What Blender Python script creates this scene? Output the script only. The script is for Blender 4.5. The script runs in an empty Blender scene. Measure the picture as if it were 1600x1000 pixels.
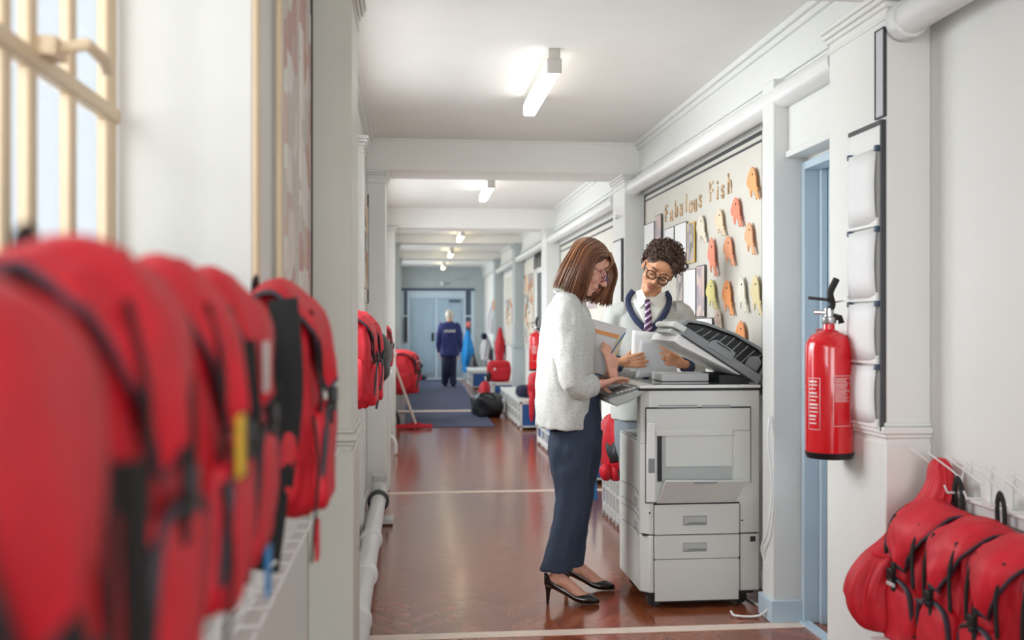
import bpy, bmesh, math, random
from mathutils import Vector, Matrix, noise
random.seed(7)
D = bpy.data
SC = bpy.context.scene
COL = SC.collection

# ------------------------------------------------------------------ camera
TH = math.radians(5.8)
ST, CT = math.sin(TH), math.cos(TH)
F = 1555.6
CAMH = 1.35
cam = D.cameras.new('camera'); co = D.objects.new('camera', cam); COL.objects.link(co)
co.location = (0, 0, CAMH); co.rotation_euler = (math.pi/2, 0, -TH)
cam.lens = 35; cam.sensor_width = 36; cam.shift_y = 6/1600
cam.clip_start = 0.05; cam.clip_end = 200
cam.dof.use_dof = True; cam.dof.focus_distance = 4.85; cam.dof.aperture_fstop = 2.2
SC.camera = co

def ray(px, py):
    t = (px-800)/F
    return Vector((t*CT+ST, -t*ST+CT, -(py-506)/F))
def P(px, py, Y):                 # point of the place at distance plane Y
    r = ray(px, py); k = Y/r.y
    return Vector((r.x*k, Y, CAMH+r.z*k))
def PXp(px, py, X):               # point on a wall plane X
    r = ray(px, py); k = X/r.x
    return Vector((X, r.y*k, CAMH+r.z*k))

# ------------------------------------------------------------------ view and light
SC.view_settings.view_transform = 'Standard'
SC.view_settings.look = 'None'
SC.view_settings.exposure = 0.13
SC.view_settings.gamma = 1
SC.view_settings.use_curve_mapping = False
w = D.worlds.new('world'); SC.world = w; w.use_nodes = True
bg = w.node_tree.nodes['Background']
bg.inputs[0].default_value = (0.80, 0.88, 0.95, 1); bg.inputs[1].default_value = 1.0

def area(name, loc, rot, sx, sy, power, col=(1, 1, 1)):
    l = D.lights.new(name, 'AREA'); l.shape = 'RECTANGLE'; l.size = sx; l.size_y = sy
    l.energy = power; l.color = col
    o = D.objects.new(name, l); COL.objects.link(o); o.location = loc; o.rotation_euler = rot
    return o
R90 = math.pi/2
# daylight and added fill through the windows of the left wall (outside the wall, pointing in, +X)
area('daylight_and_fill_near', (-1.5, 0.3, 2.9), (0, -math.radians(52), 0), 1.2, 3.0, 28, (.95, .98, 1))
o = area('daylight_and_fill_near', (-2.0, -1.5, 2.3), (0, 0, 0), 1.5, 1.5, 60, (.95, .98, 1))  # second lamp: added fill aimed at the side of the copier
o.rotation_euler = (Vector((1.1, 4.9, .7))-o.location).to_track_quat('-Z', 'Y').to_euler()
TL = -math.radians(62)
for y_, ln_, hi_, lo_ in ((4.95, 2.6, 150, 32), (9.8, 3.6, 130, 36), (13.9, 3.0, 75, 24), (17.8, 3.0, 60, 20), (22.0, 3.2, 95, 28)):
    area('daylight_window_bay', (-1.5, y_, 2.35), (0, TL, 0), 1.6, ln_, hi_, (.94, .98, 1))
    area('window_fill_low', (-.75, y_, 1.5), (0, -R90, 0), 1.2, ln_*.72, lo_, (.94, .98, 1))  # added fill at the window openings to brighten the ceiling
# added fill from an invented glazed end behind the camera
area('fill_behind_camera', (0.72, -3.6, 1.55), (R90, 0, 0), 1.9, 2.1, 85, (.94, .98, 1))

# ------------------------------------------------------------------ materials
def lin(c):
    return tuple(((v/255)/12.92 if v/255 <= .04045 else ((v/255+.055)/1.055)**2.4) for v in c)
def mat(name, rgb, rough=.5, metal=0, noise_amt=.06, nscale=20, bump=0, bscale=60, spec=.5, coat=0, emit=None, estr=0, sheen=0):
    m = D.materials.new(name); m.use_nodes = True
    nt = m.node_tree; b = nt.nodes['Principled BSDF']; N = nt.nodes.new; L = nt.links.new
    c = lin(rgb)
    tc = N('ShaderNodeTexCoord')
    n = N('ShaderNodeTexNoise'); n.inputs['Scale'].default_value = nscale; n.inputs['Detail'].default_value = 4
    L(tc.outputs['Object'], n.inputs['Vector'])
    r = N('ShaderNodeValToRGB')
    r.color_ramp.elements[0].position = .3; r.color_ramp.elements[1].position = .7
    r.color_ramp.elements[0].color = tuple(max(0, v*(1-noise_amt)) for v in c)+(1,)
    r.color_ramp.elements[1].color = tuple(min(1, v*(1+noise_amt)) for v in c)+(1,)
    L(n.outputs['Fac'], r.inputs[0]); L(r.outputs[0], b.inputs['Base Color'])
    b.inputs['Roughness'].default_value = rough; b.inputs['Metallic'].default_value = metal
    b.inputs['Specular IOR Level'].default_value = spec
    b.inputs['Coat Weight'].default_value = coat
    if sheen: b.inputs['Sheen Weight'].default_value = sheen
    if bump:
        n2 = N('ShaderNodeTexNoise'); n2.inputs['Scale'].default_value = bscale; n2.inputs['Detail'].default_value = 5
        L(tc.outputs['Object'], n2.inputs['Vector'])
        bp = N('ShaderNodeBump'); bp.inputs['Strength'].default_value = bump; bp.inputs['Distance'].default_value = .01
        L(n2.outputs['Fac'], bp.inputs['Height']); L(bp.outputs[0], b.inputs['Normal'])
    if emit:
        b.inputs['Emission Color'].default_value = lin(emit)+(1,); b.inputs['Emission Strength'].default_value = estr
    return m
M = {}
M['wall'] = mat('wall_paint', (226, 226, 222), .55, noise_amt=.012, nscale=3, bump=.05, bscale=30)
M['gloss'] = mat('gloss_trim_paint', (224, 225, 222), .32, noise_amt=.015, nscale=8, bump=.05, bscale=25)
M['lgrey'] = mat('left_pillar_paint', (206, 206, 196), .4, noise_amt=.015, nscale=6)
M['ceil'] = mat('ceiling_paint', (236, 235, 231), .8, noise_amt=.012, nscale=4)
M['wood'] = mat('cream_window_paint', (226, 202, 168), .4, noise_amt=.05, nscale=6)
M['bluep'] = mat('pale_blue_paint', (190, 208, 220), .4, noise_amt=.03, nscale=6)
M['bluedoor'] = mat('far_door_paint', (160, 184, 200), .45, noise_amt=.04, nscale=4)
M['bluebar'] = mat('slate_blue_paint', (70, 88, 108), .5)
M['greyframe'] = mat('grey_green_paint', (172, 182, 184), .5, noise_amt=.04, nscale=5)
M['pipe'] = mat('pipe_paint', (222, 223, 221), .3, noise_amt=.02, nscale=9)
M['pipeg'] = mat('pipe_grey', (196, 198, 196), .35, noise_amt=.05, nscale=12)
M['black'] = mat('black_plastic', (22, 22, 24), .4)
M['blackline'] = mat('dark_strip', (60, 60, 62), .5)
M['strap'] = mat('black_webbing', (24, 25, 26), .8, bump=.3, bscale=300)
M['red'] = mat('red_bag_fabric', (196, 16, 36), .6, noise_amt=.12, nscale=12, bump=.5, bscale=14, sheen=0)
M['red2'] = mat('red_bag_panel', (204, 22, 42), .58, noise_amt=.12, nscale=14, bump=.5, bscale=13, sheen=0)
M['piping'] = mat('dark_piping', (58, 52, 62), .6)
M['greytag'] = mat('pale_tag', (190, 185, 180), .4)
M['yellow'] = mat('yellow_tag', (222, 180, 40), .5)
M['bluetag'] = mat('blue_tag', (50, 130, 190), .5)
M['copier'] = mat('copier_plastic', (212, 214, 209), .42, noise_amt=.01, nscale=5)
M['copierd'] = mat('copier_plastic_grey', (178, 182, 180), .45, noise_amt=.02)
M['copierg'] = mat('copier_lid_grey', (135, 139, 140), .45, noise_amt=.03)
M['white'] = mat('white_plastic', (232, 232, 230), .4, noise_amt=.01)
M['metal'] = mat('steel', (190, 190, 190), .25, metal=.9)
M['dark'] = mat('dark_recess', (45, 46, 48), .7)
M['glass'] = mat('copier_glass', (80, 88, 92), .05)
M['paper'] = mat('paper', (232, 232, 232), .7, noise_amt=.01)
M['paperg'] = mat('paper_grey', (196, 197, 200), .7, noise_amt=.02)
M['exting'] = mat('extinguisher_red', (214, 22, 34), .18, noise_amt=.02, coat=.5)
M['label'] = mat('printed_white', (235, 205, 205), .5)
M['board'] = mat('display_board_paper', (210, 207, 197), .75, noise_amt=.02, nscale=4)
M['bench'] = mat('bench_white', (218, 220, 218), .45)
M['benchblue'] = mat('bench_blue', (38, 92, 158), .5)
M['benchgrey'] = mat('bench_panel_grey', (172, 174, 170), .6)
M['mat'] = mat('blue_grey_carpet', (74, 82, 108), .95, noise_amt=.25, nscale=90, bump=.4, bscale=200)
M['linepale'] = mat('pale_floor_tape', (226, 205, 190), .35)
M['skinw'] = mat('skin_fair', (226, 168, 144), .45, noise_amt=.07, nscale=25)
M['skinm'] = mat('skin_tan', (206, 148, 112), .45, noise_amt=.08, nscale=25)
M['lipw'] = mat('lip_rose', (190, 100, 92), .4)
M['lipm'] = mat('lip_brown', (168, 98, 82), .45)
M['stubble'] = mat('stubble', (120, 84, 66), .7)
M['navy'] = mat('navy_wool', (44, 54, 82), .85, noise_amt=.1, nscale=80)
M['trouser'] = mat('navy_trouser', (46, 58, 78), .8, noise_amt=.08, nscale=60, bump=.1, bscale=20)
M['gtrouser'] = mat('grey_trouser', (120, 128, 135), .8, noise_amt=.06, nscale=60)
M['cardigan'] = mat('grey_cardigan', (182, 184, 180), .9, noise_amt=.05, nscale=120, bump=.3, bscale=180)
M['shirt'] = mat('white_shirt', (226, 226, 220), .7, noise_amt=.02)
M['shoe'] = mat('black_patent', (14, 14, 16), .12, coat=.6)
M['green'] = mat('green_lanyard', (30, 150, 110), .5)
M['purple'] = mat('purple_frame', (80, 50, 110), .25)
M['jacket'] = mat('navy_jacket', (40, 50, 110), .7, noise_amt=.12, nscale=10)
M['whitehair'] = mat('white_hair', (226, 220, 200), .7, noise_amt=.15, nscale=60, bump=.6, bscale=70)
M['darkhair'] = mat('curly_brown_hair', (74, 52, 42), .5, noise_amt=.5, nscale=60)
M['duffel'] = mat('black_bag_nylon', (38, 40, 44), .45, noise_amt=.2, nscale=15, bump=.4, bscale=25)
M['mop'] = mat('red_mop_head', (196, 28, 44), .9, noise_amt=.25, nscale=60, bump=1, bscale=120)
M['navycloth'] = mat('navy_cloth', (34, 38, 68), .85, bump=.4, bscale=30)
M['bluecloth'] = mat('bright_blue_cloth', (20, 130, 200), .7, bump=.3, bscale=20)
M['whitecloth'] = mat('white_cloth', (222, 222, 225), .8, bump=.3, bscale=20)
M['gold'] = mat('gold', (212, 160, 80), .3, metal=.9)
M['folderblue'] = mat('folder_blue', (30, 120, 165), .5)
M['foldercream'] = mat('folder_cream', (236, 222, 190), .6, noise_amt=.03)
M['orange'] = mat('orange_strip', (240, 170, 110), .6)
M['hairline'] = mat('eye_dark', (40, 28, 24), .5)
M['eyew'] = mat('eye_white', (225, 220, 215), .2)
M['lampbody'] = mat('lamp_body', (205, 200, 192), .5)
M['lamp'] = mat('lamp_diffuser', (255, 255, 252), .4, emit=(255, 253, 248), estr=4.5)
M['lampw'] = mat('lamp_diffuser_warm', (255, 250, 235), .4, emit=(255, 236, 190), estr=5)

def hair_mat():
    m = D.materials.new('auburn_hair'); m.use_nodes = True; nt = m.node_tree; b = nt.nodes['Principled BSDF']
    oi = nt.nodes.new('ShaderNodeNewGeometry'); r = nt.nodes.new('ShaderNodeValToRGB')
    e = r.color_ramp.elements; e[0].color = lin((70, 38, 22))+(1,); e[1].color = lin((150, 100, 60))+(1,)
    e2 = r.color_ramp.elements.new(.55); e2.color = lin((104, 62, 38))+(1,)
    nt.links.new(oi.outputs['Random Per Island'], r.inputs[0]); nt.links.new(r.outputs[0], b.inputs['Base Color'])
    b.inputs['Roughness'].default_value = .38
    return m
M['auburn'] = hair_mat()

def dots_mat():
    m = D.materials.new('speckled_blouse'); m.use_nodes = True; nt = m.node_tree; b = nt.nodes['Principled BSDF']
    tc = nt.nodes.new('ShaderNodeTexCoord'); v = nt.nodes.new('ShaderNodeTexVoronoi'); v.inputs['Scale'].default_value = 115
    r = nt.nodes.new('ShaderNodeValToRGB'); e = r.color_ramp.elements
    e[0].position = .17; e[0].color = lin((125, 123, 112))+(1,); e[1].position = .26; e[1].color = lin((202, 202, 197))+(1,)
    nt.links.new(tc.outputs['Object'], v.inputs['Vector']); nt.links.new(v.outputs['Distance'], r.inputs[0])
    nt.links.new(r.outputs[0], b.inputs['Base Color']); b.inputs['Roughness'].default_value = .8
    return m
M['blouse'] = dots_mat()

def tie_mat():
    m = D.materials.new('striped_tie'); m.use_nodes = True; nt = m.node_tree; b = nt.nodes['Principled BSDF']
    tc = nt.nodes.new('ShaderNodeTexCoord'); mp = nt.nodes.new('ShaderNodeMapping'); mp.inputs['Rotation'].default_value = (0, math.radians(35), 0)
    wv = nt.nodes.new('ShaderNodeTexWave'); wv.bands_direction = 'Z'; wv.inputs['Scale'].default_value = 11
    r = nt.nodes.new('ShaderNodeValToRGB'); e = r.color_ramp.elements
    e[0].position = .7; e[0].color = lin((70, 32, 72))+(1,); e[1].position = .8; e[1].color = lin((200, 180, 205))+(1,)
    nt.links.new(tc.outputs['Object'], mp.inputs[0]); nt.links.new(mp.outputs[0], wv.inputs[0]); nt.links.new(wv.outputs['Fac'], r.inputs[0])
    nt.links.new(r.outputs[0], b.inputs['Base Color']); b.inputs['Roughness'].default_value = .45
    return m
M['tie'] = tie_mat()

def collage_mat(name, cols, scale, seed=0):
    m = D.materials.new(name); m.use_nodes = True; nt = m.node_tree; b = nt.nodes['Principled BSDF']
    tc = nt.nodes.new('ShaderNodeTexCoord'); v = nt.nodes.new('ShaderNodeTexVoronoi'); v.distance = 'CHEBYCHEV'; v.inputs['Scale'].default_value = scale
    mp = nt.nodes.new('ShaderNodeMapping'); mp.inputs['Location'].default_value = (seed, seed*2.3, seed*.7)
    r = nt.nodes.new('ShaderNodeValToRGB'); r.color_ramp.interpolation = 'CONSTANT'
    e = r.color_ramp.elements
    for i, c in enumerate(cols):
        q = e[i] if i < 2 else e.new(i/len(cols))
        q.position = i/len(cols); q.color = lin(c)+(1,)
    nt.links.new(tc.outputs['Object'], mp.inputs[0]); nt.links.new(mp.outputs[0], v.inputs['Vector'])
    sp = nt.nodes.new('ShaderNodeSeparateColor'); nt.links.new(v.outputs['Color'], sp.inputs[0])
    nt.links.new(sp.outputs[0], r.inputs[0]); nt.links.new(r.outputs[0], b.inputs['Base Color']); b.inputs['Roughness'].default_value = .6
    return m
M['collage'] = collage_mat('picture_collage', [(222, 216, 205), (196, 160, 150), (226, 220, 210), (205, 198, 188), (212, 186, 174), (228, 224, 216)], 9)
M['collage2'] = collage_mat('photo_collage', [(205, 198, 178), (196, 132, 80), (120, 92, 70), (214, 206, 190), (150, 165, 175), (222, 214, 196)], 7, 3)
M['photo'] = collage_mat('photo_print', [(150, 145, 140), (178, 172, 168), (120, 118, 116), (190, 170, 160)], 22, 5)
M['photopink'] = collage_mat('photo_print_pink', [(178, 160, 156), (200, 172, 166), (160, 150, 160), (205, 190, 180)], 14, 8)
M['letter'] = collage_mat('patterned_letter', [(206, 176, 136), (168, 140, 110), (222, 200, 165), (186, 150, 112)], 30, 2)

def floor_mat():
    m = D.materials.new('parquet'); m.use_nodes = True; nt = m.node_tree; b = nt.nodes['Principled BSDF']
    N = nt.nodes.new; L = nt.links.new
    def mth(op, a, bb=None, c=None):
        n = N('ShaderNodeMath'); n.operation = op
        for i, v in enumerate((a, bb, c)):
            if v is None: continue
            if isinstance(v, (int, float)): n.inputs[i].default_value = v
            else: L(v, n.inputs[i])
        return n.outputs[0]
    g = N('ShaderNodeNewGeometry'); s = N('ShaderNodeSeparateXYZ'); L(g.outputs['Position'], s.inputs[0])
    x, y = s.outputs[0], s.outputs[1]
    cx = mth('DIVIDE', x, .22); col = mth('FLOOR', cx); fx = mth('FRACT', cx)
    tri = mth('ABSOLUTE', mth('SUBTRACT', mth('FRACT', mth('DIVIDE', x, .44)), .5))
    u = mth('DIVIDE', mth('ADD', y, mth('MULTIPLY', tri, .44)), .075)
    row = mth('FLOOR', u); fu = mth('FRACT', u)
    cb = N('ShaderNodeCombineXYZ'); L(col, cb.inputs[0]); L(row, cb.inputs[1])
    wn = N('ShaderNodeTexWhiteNoise'); wn.noise_dimensions = '3D'; L(cb.outputs[0], wn.inputs[0])
    r = N('ShaderNodeValToRGB'); e = r.color_ramp.elements
    e[0].color = lin((138, 70, 42))+(1,); e[1].color = lin((160, 86, 52))+(1,)
    L(wn.outputs['Value'], r.inputs[0])
    nz = N('ShaderNodeTexNoise'); nz.inputs['Scale'].default_value = 1.3; nz.inputs['Detail'].default_value = 6
    L(g.outputs['Position'], nz.inputs['Vector'])
    mx = N('ShaderNodeMix'); mx.data_type = 'RGBA'; mx.blend_type = 'MULTIPLY'; mx.inputs[0].default_value = .3
    L(r.outputs[0], mx.inputs[6]); L(nz.outputs['Color'], mx.inputs[7])
    gap = mth('MAXIMUM', mth('GREATER_THAN', mth('ABSOLUTE', mth('SUBTRACT', fu, .5)), .475), mth('GREATER_THAN', mth('ABSOLUTE', mth('SUBTRACT', fx, .5)), .488))
    mx2 = N('ShaderNodeMix'); mx2.data_type = 'RGBA'; L(mth('MULTIPLY', gap, .55), mx2.inputs[0]); L(mx.outputs[2], mx2.inputs[6]); mx2.inputs[7].default_value = (.03, .015, .01, 1)
    L(mx2.outputs[2], b.inputs['Base Color'])
    n2 = N('ShaderNodeTexNoise'); n2.inputs['Scale'].default_value = 9; n2.inputs['Detail'].default_value = 3; L(g.outputs['Position'], n2.inputs['Vector'])
    h = mth('ADD', mth('MULTIPLY', n2.outputs['Fac'], .6), mth('MULTIPLY', wn.outputs['Value'], .25))
    h = mth('SUBTRACT', h, mth('MULTIPLY', gap, .3))
    bp = N('ShaderNodeBump'); bp.inputs['Strength'].default_value = .22; bp.inputs['Distance'].default_value = .01
    L(h, bp.inputs['Height']); L(bp.outputs[0], b.inputs['Normal'])
    b.inputs['Roughness'].default_value = .2; b.inputs['Coat Weight'].default_value = .35; b.inputs['Coat Roughness'].default_value = .12
    L(bp.outputs[0], b.inputs['Coat Normal'])
    return m
M['floor'] = floor_mat()

# ------------------------------------------------------------------ mesh helpers
ORG = {}
class MB:
    def __init__(s): s.v = []; s.f = []; s.m = []; s.mi = 0
    def add(s, vs, fs):
        o = len(s.v); s.v += [Vector(v) for v in vs]
        for f in fs: s.f.append([i+o for i in f]); s.m.append(s.mi)
        return s
    def box(s, x0, x1, y0, y1, z0, z1, T=None):
        vs = [Vector((x, y, z)) for x in (x0, x1) for y in (y0, y1) for z in (z0, z1)]
        if T is not None: vs = [T @ v for v in vs]
        return s.add(vs, [(0, 1, 3, 2), (4, 6, 7, 5), (0, 4, 5, 1), (2, 3, 7, 6), (0, 2, 6, 4), (1, 5, 7, 3)])
    def prism(s, poly, ax, a, b, T=None):
        n = len(poly)
        def mk(p, t):
            v = Vector({'x': (t, p[0], p[1]), 'y': (p[0], t, p[1]), 'z': (p[0], p[1], t)}[ax])
            return T @ v if T is not None else v
        vs = [mk(p, a) for p in poly]+[mk(p, b) for p in poly]
        fs = [list(range(n)), list(range(2*n-1, n-1, -1))]+[(i, (i+1) % n, n+(i+1) % n, n+i) for i in range(n)]
        return s.add(vs, fs)
    def loft(s, rings, cap=True):
        n = len(rings[0]); vs = [v for r in rings for v in r]; fs = []
        for i in range(len(rings)-1):
            for j in range(n): fs.append((i*n+j, i*n+(j+1) % n, (i+1)*n+(j+1) % n, (i+1)*n+j))
        if cap: fs += [list(range(n-1, -1, -1)), [(len(rings)-1)*n+j for j in range(n)]]
        return s.add(vs, fs)
    def sheet(s, grid):   # open grid of points
        a, b = len(grid), len(grid[0])
        return s.add([v for r in grid for v in r], [(i*b+j, i*b+j+1, (i+1)*b+j+1, (i+1)*b+j) for i in range(a-1) for j in range(b-1)])
    def tube(s, pts, r, n=10, flat=None, up=None):
        pts = [Vector(p) for p in pts]; k = len(pts); rs = r if isinstance(r, (list, tuple)) else [r]*k
        rings = []; prev = None
        for i, p in enumerate(pts):
            t = (pts[min(i+1, k-1)]-pts[max(i-1, 0)])
            if t.length < 1e-9: t = Vector((0, 0, 1))
            t.normalize()
            a = Vector(up) if up is not None else (prev if prev is not None else (Vector((0, 0, 1)) if abs(t.z) < .9 else Vector((1, 0, 0))))
            a = (a-t*a.dot(t))
            if a.length < 1e-6: a = t.orthogonal()
            a.normalize(); bb = t.cross(a); prev = a
            fl = flat if flat else 1
            rings.append([p+(a*math.cos(q)*fl+bb*math.sin(q))*rs[i] for q in [2*math.pi*j/n for j in range(n)]])
        return s.loft(rings)
    def ell(s, c, r, n=16, m=10, T=None, p=1.0, nz=0, seed=0, nf=12):
        c = Vector(c); rings = []
        def sp(v, e): return math.copysign(abs(v)**e, v)
        for i in range(1, m):
            th = math.pi*i/m
            rg = []
            for j in range(n):
                ph = 2*math.pi*j/n
                v = Vector((r[0]*sp(math.sin(th), p)*sp(math.cos(ph), p), r[1]*sp(math.sin(th), p)*sp(math.sin(ph), p), r[2]*sp(math.cos(th), p)))
                if nz:
                    q = (c+v)*nf+Vector((seed*3.1, seed*1.7, 0))
                    v = v+v.normalized()*nz*noise.noise(q)
                rg.append(v)
            rings.append(rg)
        o = len(s.v); vs = [v for rg in rings for v in rg]+[Vector((0, 0, r[2])), Vector((0, 0, -r[2]))]
        vs = [(T @ v if T is not None else v)+c for v in vs]
        fs = []
        for i in range(m-2):
            for j in range(n): fs.append((i*n+j, (i+1)*n+j, (i+1)*n+(j+1) % n, i*n+(j+1) % n))
        a = (m-1)*n
        for j in range(n): fs.append((a, j, (j+1) % n)); fs.append((a+1, (m-2)*n+(j+1) % n, (m-2)*n+j))
        return s.add(vs, fs)
    def caps(s, a, b, ra, rb=None, n=12):
        rb = ra if rb is None else rb
        a = Vector(a); b = Vector(b); d = b-a; L = d.length
        if L < 1e-6: return s.ell(a, (ra,)*3, n, 8)
        d.normalize(); u = d.orthogonal().normalized(); v = d.cross(u); rings = []
        for q in (80, 50, 20): 
            q = math.radians(q); rings.append((a-d*ra*math.sin(q), ra*math.cos(q)))
        rings += [(a, ra), (b, rb)]
        for q in (20, 50, 80):
            q = math.radians(q); rings.append((b+d*rb*math.sin(q), rb*math.cos(q)))
        return s.loft([[c+(u*math.cos(t)+v*math.sin(t))*r for t in [2*math.pi*j/n for j in range(n)]] for c, r in rings])
    def chain(s, pts, rs, n=12):
        for i in range(len(pts)-1): s.caps(pts[i], pts[i+1], rs[i], rs[i+1], n)
        return s
    def lathe(s, prof, c, n=32, ax='z'):
        c = Vector(c); rings = []
        for r, h in prof:
            rg = []
            for j in range(n):
                q = 2*math.pi*j/n; a, b = r*math.cos(q), r*math.sin(q)
                rg.append(c+Vector({'z': (a, b, h), 'y': (a, h, b), 'x': (h, a, b)}[ax]))
            rings.append(rg)
        return s.loft(rings)
    def mesh(s, name, org):
        me = D.meshes.new(name); me.from_pydata([v-org for v in s.v], [], s.f)
        bm = bmesh.new(); bm.from_mesh(me)
        for i, f in enumerate(bm.faces): f.material_index = s.m[i]
        bmesh.ops.recalc_face_normals(bm, faces=bm.faces); bm.to_mesh(me); bm.free()
        return me
    def build(s, name, mats, parent=None, bevel=0, smooth=None, ang=35, subs=0, solid=0, org=None):
        if not isinstance(mats, (list, tuple)): mats = [mats]
        if parent is not None: og = ORG[parent]
        elif org is not None: og = Vector(org)
        else:
            xs = [v.x for v in s.v]; ys = [v.y for v in s.v]; zs = [v.z for v in s.v]
            og = Vector(((min(xs)+max(xs))/2, (min(ys)+max(ys))/2, min(zs)))
        me = s.mesh(name, og)
        for m in mats: me.materials.append(m)
        if smooth is not False:
            for p in me.polygons: p.use_smooth = True
            me.set_sharp_from_angle(angle=math.radians(ang))
        o = D.objects.new(name, me); COL.objects.link(o)
        if parent is not None: o.parent = parent
        else: o.location = og
        ORG[o] = og
        if solid:
            md = o.modifiers.new('solid', 'SOLIDIFY'); md.thickness = solid; md.offset = 0
        if bevel:
            md = o.modifiers.new('bevel', 'BEVEL'); md.width = bevel; md.segments = 2; md.limit_method = 'ANGLE'
        if subs:
            md = o.modifiers.new('sub', 'SUBSURF'); md.levels = subs; md.render_levels = subs
        return o
    def blob(s, name, mat_, parent=None, voxel=.005, sm=4, disp=None):
        me = s.mesh(name+'_t', Vector((0, 0, 0)))
        o = D.objects.new(name+'_t', me); COL.objects.link(o)
        md = o.modifiers.new('r', 'REMESH'); md.mode = 'VOXEL'; md.voxel_size = voxel
        if sm:
            md = o.modifiers.new('s', 'SMOOTH'); md.iterations = sm; md.factor = .5
        dg = bpy.context.evaluated_depsgraph_get(); dg.update()
        m2 = D.meshes.new_from_object(o.evaluated_get(dg)); D.objects.remove(o)
        m2.name = name
        if parent is not None: og = ORG[parent]
        else: og = Vector((0, 0, 0))
        if disp:
            for v in m2.vertices: v.co = disp(v.co)
        m2.transform(Matrix.Translation(-og)); m2.materials.clear(); m2.materials.append(mat_)
        for p in m2.polygons: p.use_smooth = True
        ob = D.objects.new(name, m2); COL.objects.link(ob); ORG[ob] = og
        if parent is not None: ob.parent = parent
        return ob

def tag(o, label=None, cat=None, group=None, kind=None):
    if label: o['label'] = label
    if cat: o['category'] = cat
    if group: o['group'] = group
    if kind: o['kind'] = kind
    return o
def thing(name, loc, label, cat, group=None):
    o = D.objects.new(name, None); o.empty_display_size = .1; COL.objects.link(o); o.location = loc
    ORG[o] = Vector(loc); return tag(o, label, cat, group)
def struct(name, mb, m, **k):
    return tag(mb.build(name, m, **k), kind='structure')
def copy_tree(o, parent=None):
    c = o.copy(); COL.objects.link(c)
    if parent is not None: c.parent = parent
    ORG[c] = ORG.get(o, Vector())
    for ch in list(o.children): copy_tree(ch, c)
    return c
def smoothpath(pts, k=6):
    pts = [Vector(p) for p in pts]; out = []
    for i in range(len(pts)-1):
        p0 = pts[max(i-1, 0)]; p1 = pts[i]; p2 = pts[i+1]; p3 = pts[min(i+2, len(pts)-1)]
        for j in range(k):
            t = j/k
            out.append(.5*((2*p1)+(-p0+p2)*t+(2*p0-5*p1+4*p2-p3)*t*t+(-p0+3*p1-3*p2+p3)*t**3))
    out.append(pts[-1]); return out

# ------------------------------------------------------------------ the room shell
XL, XR, HC = -0.33, 1.79, 2.74
PF = 1.63          # corridor face of the right pilasters
YE = 24.4
struct('floor', MB().box(-.9, 2.4, -3.9, YE+.3, -.1, 0), M['floor'])
struct('ceiling', MB().box(-.9, 2.4, -3.9, YE+.3, HC, HC+.1), M['ceil'])
# right wall with the doorway between the two near pilasters
mb = MB()
mb.box(XR, XR+.12, -3.9, 3.76, 0, HC).box(XR, XR+.12, 4.36, YE, 0, HC).box(XR, XR+.12, 3.76, 4.36, 2.08, HC)
struct('wall_right', mb, M['wall'], smooth=False)
# left wall with windows
def wins():
    return [(-1.6, 2.12, 1.395, 2.62), (3.9, 5.95, .95, 2.45), (8.3, 11.5, .95, 2.45), (12.6, 15.2, .95, 2.45), (16.4, 19.0, .95, 2.45), (20.6, 23.6, .95, 2.45)]
mb = MB(); y = -3.9
for i, (a, b, z0, z1) in enumerate(wins()):
    th = XL-.27 if i == 0 else XL-.14
    mb.box(th, XL, y, a, 0, HC).box(th, XL, a, b, 0, z0).box(th, XL, a, b, z1, HC)
    y = b
    if i == 0: mb.box(th, XL, b, 3.3, 0, HC); y = 3.3
mb.box(XL-.14, XL, y, YE, 0, HC)
struct('wall_left', mb, M['wall'], smooth=False)
struct('wall_back', MB().box(-.9, -.2, -3.9, -3.8, 0, HC).box(1.65, 2.4, -3.9, -3.8, 0, HC).box(-.2, 1.65, -3.9, -3.8, 2.6, HC).box(-.2, 1.65, -3.9, -3.8, 0, .5), M['wall'], smooth=False)
# far end wall
mb = MB().box(-.9, -.23, YE, YE+.15, 0, HC).box(1.55, 2.4, YE, YE+.15, 0, HC).box(-.23, 1.55, YE, YE+.15, 2.2, HC)
struct('wall_far', mb, M['greyframe'], smooth=False)

# window frames
def window(i, a, b, z0, z1, x, m, bars, tr, bw=.05, t=.07):
    mb = MB()
    mb.box(x-t, x, a, a+bw*1.4, z0, z1).box(x-t, x, b-bw*1.8, b, z0, z1).box(x-t, x, a, b, z0, z0+bw).box(x-t, x, a, b, z1-bw, z1)
    for q in bars: mb.box(x-t*.9, x+(.01 if t > .05 else 0), q-bw*.5, q+bw*.5, z0, z1)
    mb.box(x-t*.9, x+(.015 if t > .05 else .006), a, b, tr-bw*.45, tr+bw*.45)
    o = struct('window_%d' % i, mb, m, bevel=.006)
    g = MB().box(x-t*.6, x-t*.6+.004, a, b, z0, z1)
    gl = D.materials.get('window_glass')
    if not gl:
        gl = D.materials.new('window_glass'); gl.use_nodes = True; nt = gl.node_tree
        nt.nodes.remove(nt.nodes['Principled BSDF']); out = nt.nodes['Material Output']
        tr_ = nt.nodes.new('ShaderNodeBsdfTransparent'); gs = nt.nodes.new('ShaderNodeBsdfGlossy'); gs.inputs['Roughness'].default_value = .02
        mx = nt.nodes.new('ShaderNodeMixShader'); mx.inputs[0].default_value = .06
        nt.links.new(tr_.outputs[0], mx.inputs[1]); nt.links.new(gs.outputs[0], mx.inputs[2]); nt.links.new(mx.outputs[0], out.inputs[0])
    g.build('window_pane', gl, o)
    return o
W = wins()
w1 = window(1, *W[0], XL-.27, M['wood'], [1.855, 1.665, 1.56, 1.2, .8, .4, .0, -.4, -1.0], 1.775, bw=.036, t=.024)
lt = MB(); c = Vector((XL-.25, 1.70, 1.80))
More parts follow.
